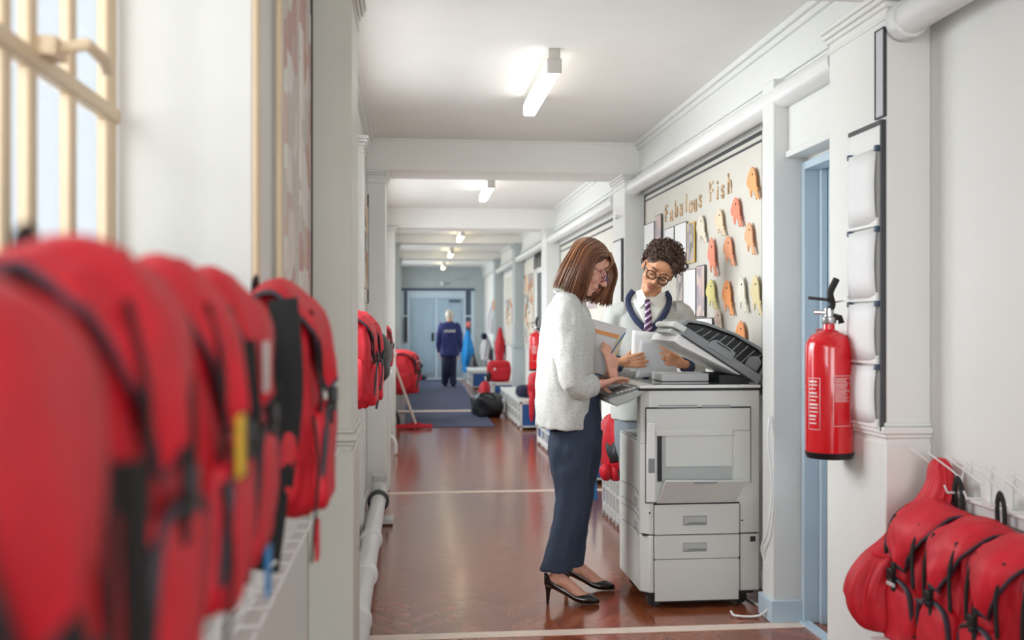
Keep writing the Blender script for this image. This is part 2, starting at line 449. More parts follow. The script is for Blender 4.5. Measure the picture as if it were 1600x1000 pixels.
lt.tube([c, c+Vector((.05, 0, .01)), c+Vector((.06, .05, .0)), c+Vector((.05, .11, -.005))], .011, 8)
lt.box(c.x-.02, c.x+.01, c.y-.03, c.y+.03, c.z-.015, c.z+.015)
lt.build('window_latch', M['wood'], w1)
for i, q in enumerate(W[1:]):
    window(i+2, *q, XL-.05, M['gloss'], [q[0]+(q[1]-q[0])*k/3 for k in (1, 2)], 1.9)
wb = window(7, -.2, 1.65, .5, 2.6, 0, M['gloss'], [.7], 1.9)
# the invented, unseen end window lies across the corridor: turn it about its own place
wb.rotation_euler = (0, 0, R90); wb.location = (.725, -3.83, .5)
# sill and reveal lining of the near window
struct('trim_1', MB().box(XL-.27, XL+.02, -1.6, 2.12, 1.36, 1.395), M['wood'], bevel=.006)
struct('trim_2', MB().box(XL-.005, XL+.012, 2.12, 2.17, 1.36, 2.66).box(XL-.002, XL+.008, -1.65, 2.17, 2.62, 2.67), M['wood'], bevel=.004)

# pilasters: shaft, capital, dado band, base
def pilaster(n, side, y0, y1, deep=True, m=None, xf=None, skirt=None, dado=True, cap=True, top=2.5):
    mb = MB(); m = m or M['gloss']
    if side > 0: a, b = (xf or PF), XR
    else: a, b = XL, (xf if xf is not None else -.19)
    def seg(e, z0, z1):
        if side > 0: mb.box(a-e, b, y0-e, y1+e, z0, z1)
        else: mb.box(a, b+e, y0-e, y1+e, z0, z1)
    seg(0, 0, top)
    if cap:
        for e, z0, z1 in ((.006, top-.10, top-.085), (.012, top-.06, top-.04), (.022, top-.04, top-.02), (.03, top-.02, top)): seg(e, z0, z1)
    if dado:
        seg(.010, .955, .97); seg(.018, .97, .995); seg(.008, .995, 1.01); seg(.006, 0, .94)
    o = struct('trim_%d' % n, mb, m, bevel=.005)
    if skirt:
        s2 = MB()
        if side > 0: s2.box(a-.016, b, y0-.016, y1+.012, 0, .10)
        else: s2.box(a, b+.016, y0-.016, y1+.012, 0, .10)
        s2.build('skirting', skirt, o, bevel=.004)
    return o
pilaster(3, 1, 3.28, 3.755, m=M['wall'])
pilaster(4, 1, 4.36, 4.50, skirt=M['bluep'], dado=False, cap=False, top=2.46)
pilaster(5, 1, 7.50, 7.95)
pilaster(6, 1, 11.95, 12.4)
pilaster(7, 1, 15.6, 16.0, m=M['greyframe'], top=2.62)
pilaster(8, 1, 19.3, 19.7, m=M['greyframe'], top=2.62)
pilaster(9, -1, 3.26, 3.62, m=M['lgrey'])
pilaster(10, -1, 7.50, 7.9)
pilaster(11, -1, 11.9, 12.3)
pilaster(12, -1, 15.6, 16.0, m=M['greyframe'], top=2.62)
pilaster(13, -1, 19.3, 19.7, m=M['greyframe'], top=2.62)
pilaster(14, -1, 6.15, 6.3, xf=-.288, dado=False)
struct('trim_15', MB().box(XL, -.172, 8.1, 8.5, 0, .93).box(XL, -.16, 8.09, 8.51, .93, .96), M['gloss'], bevel=.006)
# ceiling beams
for n, (y0, y1, z0) in enumerate(((3.28, 3.42, 2.5), (7.5, 7.95, 2.5), (11.95, 12.4, 2.5), (15.6, 16.0, 2.615), (19.3, 19.7, 2.60))):
    struct('trim_%d' % (16+n), MB().box(XL, XR, y0, y1, z0, HC).box(XL, XR, y0-.012, y1+.012, HC-.02, HC), M['ceil'] if n < 3 else M['wall'], bevel=.004)
# frieze and cornice along the right and the left
mb = MB()
mb.box(XR-.05, XR, -3.8, YE, 2.47, HC).box(XR-.075, XR, -3.8, YE, 2.46, 2.485).box(XR-.065, XR, -3.8, YE, 2.50, 2.508)
mb.box(XR-.09, XR, -3.8, YE, HC-.03, HC).box(XR-.07, XR, -3.8, YE, HC-.06, HC-.03)
struct('trim_21', mb, M['gloss'], bevel=.003)
struct('trim_22', MB().box(XL, XL+.03, 2.3, YE, HC-.05, HC).box(XL, XL+.05, 2.3, YE, HC-.025, HC), M['gloss'])
# dado rail along the right wall, beyond the doorway
struct('trim_23', MB().box(XR-.02, XR, 4.5, 7.5, .955, .99).box(XR-.02, XR, 7.95, 11.95, .955, .99).box(XR-.02, XR, 12.4, YE, .955, .99), M['gloss'], bevel=.004)
struct('baseboard_right', MB().box(XR-.02, XR, 4.5, YE, 0, .13).box(XR-.02, XR, -3.8, 3.28, 0, .13), M['gloss'], bevel=.004)
struct('baseboard_left', MB().box(XL, XL+.02, -3.8, YE, 0, .13), M['gloss'], bevel=.004)

# doorway between the near pilasters: closed pale blue door in a blue frame
mb = MB()
mb.box(1.76, 1.85, 4.325, 4.36, 0, 2.08).box(1.76, 1.85, 3.76, 3.79, 0, 2.08).box(1.76, 1.85, 3.79, 4.325, 2.045, 2.08)
mb.box(1.83, 1.86, 4.30, 4.325, 0, 2.045)
d1 = struct('trim_24', mb, M['bluep'], bevel=.004)
mb = MB().box(1.862, 1.90, 3.77, 4.34, .01, 2.06)
mb.box(1.855, 1.864, 3.85, 4.22, 1.1, 1.9).box(1.855, 1.864, 3.85, 4.22, .2, .95)
d1 = struct('door_1', mb, M['bluep'], bevel=.006)
hd = MB().tube([(1.86, 3.86, 1.0), (1.81, 3.86, 1.0), (1.805, 3.87, 1.0), (1.805, 3.98, 1.0)], .009, 8)
hd.build('door_handle', M['metal'], d1)
struct('trim_25', MB().box(1.745, 1.79, 3.755, 4.36, 0, .012), M['bluep'])
# lintel panel over the door
struct('trim_26', MB().box(1.70, 1.79, 3.755, 4.36, 2.12, 2.46).box(1.685, 1.79, 3.755, 4.36, 2.10, 2.13), M['gloss'], bevel=.004)

# floor lines and carpet
for i, (y0, y1) in enumerate(((4.27, 4.345), (7.93, 8.03))):
    struct('trim_%d' % (27+i), MB().box(XL, 1.76, y0, y1, 0, .0025), M['linepale'])
mt = MB().box(-.08, 1.10, 13.0, 24.2, 0, .012)
struct('trim_29', mt, M['mat'], bevel=.004)
struct('trim_30', MB().box(-.2, 1.12, 15.15, 15.38, .012, .02), M['linepale'])

# far end: double door, side lights, header
mb = MB().box(-.23, 1.55, YE-.03, YE+.02, 2.16, 2.22)
struct('trim_31', mb, M['bluebar'])
mb = MB()
mb.box(-.23, -.17, YE, YE+.1, 0, 2.16).box(-.09, -.05, YE, YE+.1, 0, 2.16).box(1.29, 1.34, YE, YE+.1, 0, 2.16).box(1.47, 1.55, YE, YE+.1, 0, 2.16).box(-.05, 1.29, YE, YE+.1, 1.98, 2.16)
mb.box(-.17, -.09, YE, YE+.1, 0, .9).box(1.34, 1.47, YE, YE+.1, 0, .9).box(-.17, -.09, YE, YE+.1, 1.52, 1.56).box(1.34, 1.47, YE, YE+.1, 1.52, 1.56)
struct('trim_32', mb, M['bluep'], bevel=.004)
struct('window_8', MB().box(-.17, -.09, YE+.04, YE+.06, .9, 2.16), M['bluebar'])
struct('window_9', MB().box(1.34, 1.47, YE+.04, YE+.06, .9, 2.16), M['bluebar'])
for i, (a, b) in enumerate(((-.05, .62), (.62, 1.29))):
    mb = MB().box(a+.004, b-.004, YE+.03, YE+.07, .01, 1.98)
    for z0, z1 in ((.12, .85), (1.0, 1.85)):
        for (p, q) in ((a+.08, a+.31), (a+.37, b-.08)):
            mb.box(p, q, YE+.018, YE+.032, z0, z1)
    d = struct('door_%d' % (2+i), mb, M['bluedoor'], bevel=.004)
    if i == 0: MB().box(.50, .555, YE, YE+.02, .93, 1.13).build('push_plate', M['black'], d)
    else: MB().box(.93, 1.2, YE-.01, YE+.02, 1.88, 1.94).build('door_closer', M['bluebar'], d)
# signs on the end wall
t = MB().box(.82, .98, YE-.012, YE, 2.28, 2.38); es = tag(t.build('exit_sign', M['greyframe']), 'small white sign with dark lettering above the far blue double doors', 'sign')
def text(name, s, size, loc, rot, m, parent=None, ext=.0008, align='CENTER', org=None):
    cu = D.curves.new(name, 'FONT'); cu.body = s; cu.size = size; cu.extrude = ext; cu.offset = .0018 if name == 'letter' else 0; cu.align_x = align; cu.align_y = 'CENTER'; cu.resolution_u = 3
    o = D.objects.new(name, cu); COL.objects.link(o); dg = bpy.context.evaluated_depsgraph_get(); dg.update()
    me = D.meshes.new_from_object(o.evaluated_get(dg)); D.objects.remove(o)
    me.transform(Matrix.LocRotScale(Vector(loc), rot.to_quaternion(), None)); me.materials.clear(); me.materials.append(m)
    if parent is not None: me.transform(Matrix.Translation(-ORG[parent]))
    o = D.objects.new(name, me); COL.objects.link(o)
    if parent is not None: o.parent = parent; ORG[o] = ORG[parent]
    return o
RF = Matrix.Rotation(R90, 3, 'X')                       # reads facing -Y
RW = Matrix(((0, 0, -1), (-1, 0, 0), (0, 1, 0)))   # reads on the right wall, facing -X
text('sign_text', 'EXIT', .075, (.9, YE-.0135, 2.33), RF, M['blackline'], es)
tag(MB().box(.72, .78, YE-.04, YE, 2.29, 2.38).build('alarm_box', M['white'], bevel=.004), 'small square white alarm box left of the sign above the far doors', 'alarm box')
tag(MB().box(1.28, 1.33, YE-.05, YE, 2.42, 2.47).box(1.1, 1.4, YE-.02, YE, 2.44, 2.455).build('cable_box', M['greyframe'], bevel=.003), 'small grey junction box and conduit high on the end wall', 'cable box')

# ------------------------------------------------------------------ pipes
t = thing('heating_pipe', (1.68, 3.24, 2.32), 'thick white painted pipe running along the top of the right wall', 'pipe')
MB().lathe([(.001, -3.8), (.056, -3.8), (.056, 3.275)], (1.68, 0, 2.385), 24, 'y').build('pipe_run', M['pipe'], t)
MB().lathe([(.056, 3.20), (.066, 3.205), (.066, 3.26), (.056, 3.275)], (1.68, 0, 2.385), 24, 'y').build('collar', M['pipe'], t)
MB().lathe([(.056, 3.76), (.056, 7.4), (.064, 7.41), (.064, 7.45), (.045, 7.48), (.001, 7.495)], (1.68, 0, 2.385), 24, 'y').build('pipe_run', M['pipe'], t)
MB().lathe([(.001, 7.96), (.06, 7.96), (.072, 7.97), (.072, 8.03), (.052, 8.05), (.05, 11.9), (.001, 11.94)], (1.68, 0, 2.36), 20, 'y').build('pipe_run', M['pipe'], t)
MB().lathe([(.001, 12.42), (.05, 12.42), (.05, 15.55), (.001, 15.58)], (1.68, 0, 2.36), 20, 'y').build('pipe_run', M['pipe'], t)
MB().lathe([(.001, 16.02), (.05, 16.02), (.05, 19.25), (.001, 19.28)], (1.68, 0, 2.36), 20, 'y').build('pipe_run', M['pipe'], t)

t = thing('floor_pipe', (-.225, 5.2, .0), 'thick white pipe running low along the left wall with a black-collared elbow', 'pipe')
MB().lathe([(.001, 2.6), (.062, 2.6), (.062, 4.15), (.058, 4.16), (.052, 4.2), (.05, 7.0)], (-.225, 0, .115), 24, 'y').build('pipe_run', M['pipe'], t)
for yy in (4.18, 4.95, 5.75): MB().lathe([(.05, yy-.05), (.062, yy-.045), (.066, yy), (.062, yy+.045), (.05, yy+.05)], (-.225, 0, .115), 24, 'y').build('collar', M['pipe'], t)
MB().tube(smoothpath([(-.225, 6.95, .115), (-.225, 7.12, .125), (-.225, 7.22, .19), (-.225, 7.22, .27)], 5), .056, 14).build('elbow', M['pipeg'], t)
MB().lathe([(.056, -.03), (.075, -.025), (.075, .025), (.056, .03)], (-.225, 6.98, .12), 20, 'y').build('black_collar', M['black'], t)
MB().tube([(-.29, 6.9, .06), (-.29, 3.9, .05)], .02, 10).build('return_pipe', M['pipeg'], t)
MB().box(-.32, -.12, 6.7, 6.85, .01, .045).build('bracket', M['pipeg'], t, bevel=.005)
# small valves further along the left
for i, (yy, lb) in enumerate(((10.3, 'small pipe valve low on the left wall behind the white pier'), (13.0, 'dark curved pipe end under the heap of red bags'))):
    mb = MB().tube(smoothpath([(-.30, yy, .02), (-.27, yy, .16), (-.2, yy, .19), (-.16, yy, .12), (-.16, yy, .02)], 5), .022, 10)
    tag(mb.build('pipe_valve', M['pipe' if i == 0 else 'black']), lb, 'pipe')

# ------------------------------------------------------------------ ceiling lights
labels = ['nearest white batten light on the ceiling, hung before the first beam', 'second white batten light along the ceiling, just beyond the first visible beam',
          'third batten light along the ceiling, warm glow beside it', 'fourth batten light along the ceiling, warm and small', 'farthest batten light, nearest the far doors']
for i, (y0, x) in enumerate(((4.97, .72), (9.25, .745), (14.4, .745), (18.1, .745), (22.3, .745))):
    t = thing('batten_light', (x, y0, HC), labels[i], 'light', 'ceiling batten lights')
    y1 = y0+1.08
    MB().box(x-.03, x+.03, y0+.004, y1-.004, HC-.055, HC).build('mounting_rail', M['lampbody'], t, bevel=.003)
    for ya in (y0, y1-.02): MB().box(x-.038, x+.038, ya, ya+.02, HC-.125, HC-.05).build('end_cap', M['lampbody'], t, bevel=.006)
    MB().prism([(x-.036, HC-.055), (x-.038, HC-.11), (x-.028, HC-.123), (x+.028, HC-.123), (x+.038, HC-.11), (x+.036, HC-.055)], 'y', y0+.02, y1-.02).build('diffuser', M['lamp' if i < 2 else 'lampw'], t)
tag(MB().lathe([(.001, 0), (.04, 0), (.05, -.015), (.045, -.04), (.001, -.05)], (.55, 9.2, HC), 20).build('smoke_detector', M['white']), 'round white smoke detector beside the second ceiling light', 'smoke detector')
tag(MB().lathe([(.001, 0), (.04, 0), (.05, -.015), (.045, -.04), (.001, -.05)], (.52, 13.9, HC), 20).build('smoke_detector', M['blackline']), 'small dark detector on the ceiling left of the third light', 'smoke detector')

# ------------------------------------------------------------------ display board with fish
BX = 1.772
def wallquad(px0, py0, px1, py1, X):     # world Y/Z box of a pixel box on the wall
    a = PXp(px0, (py0+py1)/2, X); b = PXp(px1, (py0+py1)/2, X); m = (px0+px1)/2
    t = PXp(m, py0, X); u = PXp(m, py1, X)
    return b.y, a.y, u.z, t.z
t = thing('display_board', (BX, 6.2, 1.07), 'large cream display board headed Fabulous Fish on the right wall', 'display board')
y0, y1, z0, z1 = 4.87, 7.44, 1.08, 2.33
MB().box(BX+.002, XR, y0, y1, z0, z1).build('backing', M['board'], t)
mb = MB()
for (a, b) in ((0, .018), (.045, .055)):
    mb.box(BX-.006, BX+.004, y0, y1, z1-b, z1-a)
for (a, b) in ((0, .012),): mb.box(BX-.006, BX+.004, y0+a, y0+b, z0, z1).box(BX-.006, BX+.004, y1-b, y1-a, z0, z1)
mb.box(BX-.006, BX+.004, y0, y1, z0, z0+.025)
mb.build('dark_border', M['blackline'], t)
MB().box(BX-.008, XR, y0-.02, y1+.02, z1+.0, z1+.03).box(BX-.008, XR, y0-.03, y0, z0-.03, z1+.03).box(BX-.008, XR, y0, y1, z0-.03, z0).build('frame', M['gloss'], t)
for ch, px, py in zip('FabulousFish', (1041, 1049, 1056.5, 1064, 1072, 1079, 1086, 1094, 1111, 1121, 1129, 1140), (335, 334, 328, 325, 319, 320, 318, 311, 301, 298, 296, 288)):
    p = PXp(px, py, BX-.002)
    text('letter', ch, .165, p, RW, M['letter'], t, ext=.003)
# fish cut-outs
fo = [(-.08, 1), (.10, .90), (.27, .66), (.38, .36), (.42, .05), (.46, -.22), (.60, -.30), (.54, -.46), (.66, -.66), (.78, -.98), (.56, -.84), (.40, -.92), (.36, -.62), (.16, -.40), (-.10, -.36), (-.16, -.70), (-.30, -.46), (-.36, -.16), (-.62, .02), (-.66, .30), (-.50, .60), (-.34, .82), (-.20, .92)]
fish = [
 (1179, 288, 24, 56, (240, 168, 112), 'orange paper fish at the top right corner of the display board'),
 (1153, 333, 20, 50, (240, 140, 112), 'coral paper fish just left below the topmost fish on the board'),
 (1127, 349, 18, 46, (234, 208, 176), 'pale peach paper fish with green edge under the word Fish'),
 (1098, 359, 20, 48, (224, 216, 196), 'cream paper fish beside the grey photo at the board centre'),
 (1115, 403, 16, 64, (238, 150, 122), 'slim coral paper fish between cream fish and round orange fish'),
 (1141, 393, 20, 50, (240, 166, 124), 'plump orange paper fish at mid height, central on the fish side'),
 (1174, 374, 20, 54, (238, 172, 130), 'orange paper fish below the topmost one, near the right edge'),
 (1114, 461, 20, 50, (220, 210, 140), 'yellow-green paper fish beside the lower pink photo'),
 (1139, 466, 20, 58, (240, 158, 96), 'bright orange paper fish in the lower row, left of the pale pair'),
 (1162, 461, 20, 60, (218, 214, 198), 'pale grey paper fish, left one of the pale pair low on the board'),
 (1184, 462, 20, 66, (222, 206, 160), 'pale tan paper fish, right one of the pale pair low on the board'),
 (1161, 529, 22, 56, (236, 160, 104), 'orange paper fish lowest on the board, above the copier lid'),
 (1125, 503, 16, 38, (226, 202, 186), 'pale beige paper fish just above the raised copier lid')]
for i, (px, py, wd, ht, c, lb) in enumerate(fish):
    m = mat('fish_paper_%d' % i, c, .75, noise_amt=.08, nscale=40)
    a, b, z0, z1 = wallquad(px-wd/2, py-ht/2, px+wd/2, py+ht/2, BX-.01)
    cy, cz, hy, hz = (a+b)/2, (z0+z1)/2, (b-a)/2, (z1-z0)/2
    flip = 1 if i % 3 else .9
    poly = [(cy-x*hy*1.25*flip, cz+q*hz) for x, q in fo]
    o = MB().prism(poly, 'x', BX-.022, BX-.016).build('paper_fish', m)
    tag(o, lb, 'paper fish', 'fish cut-outs on the display board')
    ey = MB().ell((BX-.023, cy-.05*hy, cz+.55*hz), (.003, .006, .006), 8, 6).build('eye', M['blackline'], o)
    pin = MB().box(BX-.016, BX-.009, cy-.01, cy+.01, cz-.01, cz+.01).build('pad', M['paper'], o)
# sheets and photos on the board
sheets = [
 (1008, 350, 1023, 388, 'paper', 'blank white sheet at the far left end of the fish board'),
 (1025, 337, 1034, 384, 'photopink', 'narrow brownish photo near the far left end of the fish board'),
 (1040, 357, 1054, 396, 'paper', 'white sheet behind the curly hair of the man on the fish board'),
 (1056, 350, 1073.5, 420, 'paper', 'tall white sheet right of the curly-haired man on the fish board'),
 (1075, 349, 1086, 409, 'photo', 'grey photo with a yellow edge, upper row of the fish board'),
 (1058, 428, 1068, 470, 'photo', 'narrow grey photo beside the cheek of the man'),
 (1069.5, 422, 1088, 495, 'paper', 'tall white sheet in the lower row of the fish board'),
 (1090, 416, 1102, 494, 'photopink', 'tall grey and pink photo in the lower row of the fish board'),
 (1088, 498, 1114, 530, 'paper', 'white sheet mostly hidden behind the raised copier lid')]
for px0, py0, px1, py1, m, lb in sheets:
    a, b, z0, z1 = wallquad(px0, py0, px1, py1, BX-.008)
    o = MB().box(BX-.0155, BX-.0105, a, b, z0, z1).build('pinned_sheet', M[m], smooth=False)
    tag(o, lb, 'photo' if 'photo' in m else 'paper sheet', 'sheets pinned to the fish board')
    e = .006
    mb = MB()
    for q in ((a-e, a, z0-e, z1+e), (b, b+e, z0-e, z1+e), (a, b, z0-e, z0), (a, b, z1, z1+e)): mb.box(BX-.0145, BX-.0095, *q)
    mb.build('dark_mount', M['yellow'] if 'yellow' in lb else M['blackline'], o, smooth=False)

# board in the next bay, further boards
t = thing('display_board', (BX, 9.9, 1.1), 'cream display board with double dark line behind the red-haired woman', 'display board')
MB().box(BX, XR, 8.3, 11.75, 1.1, 2.28).build('backing', M['board'], t)
MB().box(BX-.006, BX+.004, 8.3, 11.75, 2.26, 2.285).box(BX-.006, BX+.004, 8.3, 11.75, 2.20, 2.215).box(BX-.006, BX+.004, 11.73, 11.75, 1.1, 2.28).build('dark_border', M['blackline'], t)
MB().box(BX-.004, BX+.001, 10.9, 11.5, 1.5, 2.1).box(BX-.004, BX+.001, 9.4, 10.4, 1.5, 2.1).build('pinned_pictures', M['photopink'], t)
t = thing('display_board', (BX, 15.0, 1.0), 'colourful photo display board with orange and brown pictures beyond the dark door', 'display board')
MB().box(BX, XR-.001, 14.35, 15.55, 1.0, 2.3).build('backing', M['board'], t)
MB().box(BX-.01, BX+.001, 14.45, 15.5, 1.05, 2.1).build('photos', M['collage2'], t)
t = thing('display_board', (BX, 18.0, 1.0), 'small tan picture board on the right wall, fourth bay', 'display board')
MB().box(BX, XR-.001, 17.0, 18.7, 1.0, 2.2).build('backing', M['board'], t)
MB().box(BX-.01, BX+.001, 17.3, 18.6, 1.35, 1.8).build('photos', M['collage2'], t)
# dark doorway in the third bay with picture frames above
d = MB().box(1.755, XR, 13.05, 13.75, 0, 2.05); dd = struct('door_4', d, M['blackline'], bevel=.004)
MB().box(1.745, XR, 12.98, 13.05, 0, 2.12).box(1.745, XR, 13.75, 13.82, 0, 2.12).box(1.745, XR, 12.98, 13.82, 2.05, 2.12).build('door_frame', M['gloss'], dd)
t = thing('wall_garland', (1.75, 13.4, 2.15), 'row of small grey arches hung above the dark doorway', 'garland')
mb = MB()
for k in range(4):
    yy = 12.95+k*.28
    mb.tube(smoothpath([(1.75, yy, 2.12), (1.75, yy+.02, 2.27), (1.75, yy+.12, 2.33), (1.75, yy+.22, 2.27), (1.75, yy+.24, 2.12)], 4), .012, 6)
mb.box(1.755, 1.79, 12.9, 14.1, 2.3, 2.33).build('arches', M['blackline'], t)

# notice on the second pilaster
t = thing('notice', (1.62, 7.7, 1.3), 'white notice with a dark right edge on the pilaster behind the two people', 'notice')
MB().box(1.618, 1.63, 7.56, 7.86, 1.45, 2.0).build('sheet', M['paper'], t)
MB().box(1.612, 1.632, 7.545, 7.56, 1.45, 2.0).box(1.615, 1.632, 7.545, 7.87, 2.0, 2.01).build('dark_edge', M['blackline'], t)
tag(MB().lathe([(.001, 0), (.02, .0), (.02, -.02), (.001, -.022)], (1.615, 7.7, 2.19), 14, 'x').build('wall_hook', M['pipe']), 'tiny round white knob on the pilaster behind the woman', 'hook')

# left wall board near, and a narrow one in the next bay
t = thing('display_board', (XL, 2.85, 1.0), 'blurred board of pinkish pictures on the left wall above the hanging backpacks', 'display board')
MB().box(XL, XL+.012, 2.45, 3.235, 1.15, 2.42).build('backing', M['board'], t)
MB().box(XL+.01, XL+.02, 2.43, 2.47, 1.1, 2.5).build('wood_edge', M['wood'], t)
MB().box(XL+.011, XL+.017, 2.56, 2.80, 1.25, 2.32).build('pictures', M['collage'], t)
MB().box(XL+.011, XL+.017, 2.90, 3.18, 1.25, 2.32).build('pictures', M['collage'], t)
MB().box(XL+.01, XL+.02, 2.47, 3.235, 2.40, 2.43).box(XL+.01, XL+.018, 3.215, 3.235, 1.15, 2.40).build('dark_border', M['blackline'], t)
t = thing('display_board', (XL, 6.9, 1.2), 'narrow board edge on the left wall beyond the first left pillar', 'display board')
MB().box(XL, XL+.012, 6.4, 7.4, 1.5, 2.3).build('backing', M['board'], t)
MB().box(XL+.011, XL+.02, 6.5, 7.35, 1.6, 2.2).build('pictures', M['collage2'], t)
MB().box(XL+.01, XL+.022, 7.37, 7.40, 1.5, 2.3).build('dark_border', M['blackline'], t)

# near right pilaster: document holder and narrow strip notice
t = thing('document_holder', (1.625, 3.42, .98), 'tall white wall holder of four document pockets on the near pilaster by the extinguisher', 'document holder')
MB().box(1.618, 1.63, 3.29, 3.54, .99, 2.05).build('back_panel', M['white'], t)
mb = MB().box(1.612, 1.632, 3.284, 3.294, .98, 2.055).box(1.612, 1.632, 3.29, 3.545, 2.04, 2.055)
mb.build('dark_edge', M['blackline'], t)
for k, z in enumerate((1.70, 1.44, 1.22, 1.0)):
    h = (.26, .24, .20, .20)[k]
    sh = MB()
    g = [[Vector((1.606-.008*math.sin(math.pi*v/4)-.004*u/3, 3.31+.205*u/3, z+h*v/4)) for v in range(5)] for u in range(4)]
    sh.sheet(g); sh.build('paper_sheet', M['paper'], t, solid=.002)
    MB().box(1.604, 1.618, 3.305, 3.525, z-.012, z+.02).build('pocket', M['white'], t, bevel=.003)
    for yy in (3.30, 3.515): MB().box(1.600, 1.62, yy, yy+.016, z+h-.01, z+h+.01).build('clip', M['bluebar'], t, bevel=.002)
t = thing('strip_notice', (1.622, 3.30, 2.06), 'narrow vertical glossy strip notice at the top of the near pilaster', 'notice')
MB().box(1.622, 1.63, 3.285, 3.345, 2.07, 2.37).build('strip', M['paperg'], t)
mb = MB().box(1.619, 1.631, 3.281, 3.287, 2.065, 2.375).box(1.619, 1.631, 3.345, 3.35, 2.065, 2.375).box(1.619, 1.631, 3.285, 3.35, 2.065, 2.07).box(1.619, 1.631, 3.285, 3.35, 2.37, 2.375)
mb.build('dark_edge', M['blackline'], t)

# ------------------------------------------------------------------ fire extinguishers
def extinguisher(lb, loc, rz=0):
    t = thing('fire_extinguisher', (0, 0, 0), lb, 'fire extinguisher')
    prof = [(.001, 0), (.082, 0), (.086, .012), (.086, .40), (.082, .42), (.066, .445), (.035, .462), (.022, .468), (.020, .49), (.001, .49)]
    MB().lathe(prof, (0, 0, 0), 40).build('cylinder', M['exting'], t, ang=50)
    MB().lathe([(.001, -.008), (.080, -.008), (.084, 0), (.088, .014), (.086, .016), (.001, .016)], (0, 0, 0), 40).build('base_ring', M['black'], t)
    MB().lathe([(.024, .488), (.026, .492), (.026, .51), (.018, .515), (.018, .545), (.001, .545)], (0, 0, 0), 20).build('valve', M['metal'], t)
    MB().tube([(-.01, 0, .53), (-.055, 0, .532)], .008, 10).build('gauge', M['metal'], t)
    hn = MB(); hn.tube(smoothpath([(0, 0, .535), (.012, 0, .56), (.004, 0, .60), (.018, 0, .635), (.028, 0, .655)], 4), [.013]*16+[.012], 8, flat=1.4, up=(0, 1, 0))
    hn.build('carry_handle', M['black'], t)
    MB().tube([(.02, 0, .575), (-.075, 0, .585)], .006, 8).build('lever', M['blackline'], t)
    MB().tube([(.01, .01, .565), (.05, -.02, .575), (.066, -.02, .59)], .003, 6).build('safety_pin', M['metal'], t)
    MB().tube([(.0, .0, .52), (.04, .0, .51), (.045, .0, .49)], .012, 8).build('hose_stub', M['black'], t)
    # printed panels wrapped on the cylinder, facing -Y (local)
    def panel(a0, a1, z0, z1, nm):
        r = .0868; mb = MB()
        def seg(b0, b1, y0, y1):
            n = max(2, int(abs(b1-b0)/4)+1)
            g = [[Vector((r*math.sin(math.radians(b0+(b1-b0)*k/n)), -r*math.cos(math.radians(b0+(b1-b0)*k/n)), zz)) for zz in (y0, y1)] for k in range(n+1)]
            mb.sheet(g)
        e = .0022; ea = 1.5
        seg(a0, a1, z1-e, z1); seg(a0, a1, z0, z0+e); seg(a0, a0+ea, z0, z1); seg(a1-ea, a1, z0, z1)
        zz = z1-.01
        k = 0
        rr = random.Random(int(a0)+3)
        while zz > z0+(.09 if a0 > -20 else .012):
            if a0 > -20: seg(a0+4, a1-4-rr.random()*14, zz-.0022, zz)
            else:
                hh = .010 if k % 3 else .016
                seg(a0+3, a1-5-rr.random()*8, zz-hh*.55, zz)
            zz -= .0052 if a0 > -20 else .014
            k += 1
        mb.build(nm, M['label'], t, solid=.0006)
    panel(-2, 48, .115, .30, 'instruction_panel')
    panel(-66, -32, .10, .29, 'class_panel')
    # wall bracket at the back (+Y local)
    MB().box(-.03, .03, .084, .10, .25, .47).build('wall_bracket', M['metal'], t)
    t.location = loc; t.rotation_euler = (0, 0, rz); return t
extinguisher('red fire extinguisher on the near pilaster beside the blue door', (1.545, 3.56, .862), math.radians(-12))
e2 = copy_tree([o for o in COL.objects if o.name == 'fire_extinguisher'][0]); e2['label'] = 'red fire extinguisher far along the right wall, seen beside the woman in white'
e2.location = (1.53, 12.15, .78); e2.rotation_euler = (0, 0, math.radians(-40))
mb = MB()
mb.box(1.60, 1.632, 3.53, 3.59, 1.1, 1.3); tag(mb.build('wall_bracket', M['metal'], bevel=.003), 'small steel bracket holding the near extinguisher to the pilaster', 'bracket')
mb = MB(); mb.box(1.60, 1.632, 12.12, 12.18, 1.0, 1.2); tag(mb.build('wall_bracket', M['metal'], bevel=.003), 'small steel bracket behind the far fire extinguisher', 'bracket')

# ------------------------------------------------------------------ copier
CY = 4.62
def cp(px, py):
    p = P(px, py, CY); return p.x, p.z
cop = thing('photocopier', (1.37, 4.87, 0), 'grey-white office photocopier with its lid raised, in front of the fish board', 'photocopier')
x0, x1, yb = 1.085, 1.66, 5.12
zm = cp(1100, 835)[1]
mb = MB().prism([(x0, CY+.04), (x0+.04, CY), (x1, CY), (x1, yb), (x0, yb)], 'z', .075, zm-.002)
mb.build('paper_cabinet', M['copier'], cop, bevel=.006)
mb = MB().prism([(x0, CY+.04), (x0+.04, CY), (x1, CY), (x1, yb), (x0, yb)], 'z', zm+.003, .785)
mb.prism([(x0, CY+.03), (x0+.04, CY), (x1, CY), (x1, yb), (x0+.10, yb), (x0+.10, CY+.1), (x0, CY+.1)], 'z', .78, 1.035)
mb.build('main_body', M['copier'], cop, bevel=.005)
MB().box(x0+.01, x1-.01, CY+.01, yb-.01, zm-.004, zm+.005).build('seam', M['dark'], cop)
for xx, yy in ((x0+.07, CY+.05), (x1-.08, CY+.06), (x0+.07, yb-.06), (x1-.08, yb-.06)):
    c = MB().lathe([(.001, -.012), (.034, -.012), (.036, 0), (.034, .012), (.001, .012)], (xx, yy, .036), 18, 'y').box(xx-.02, xx+.02, yy-.018, yy+.018, .05, .08).build('caster', M['black'], cop)
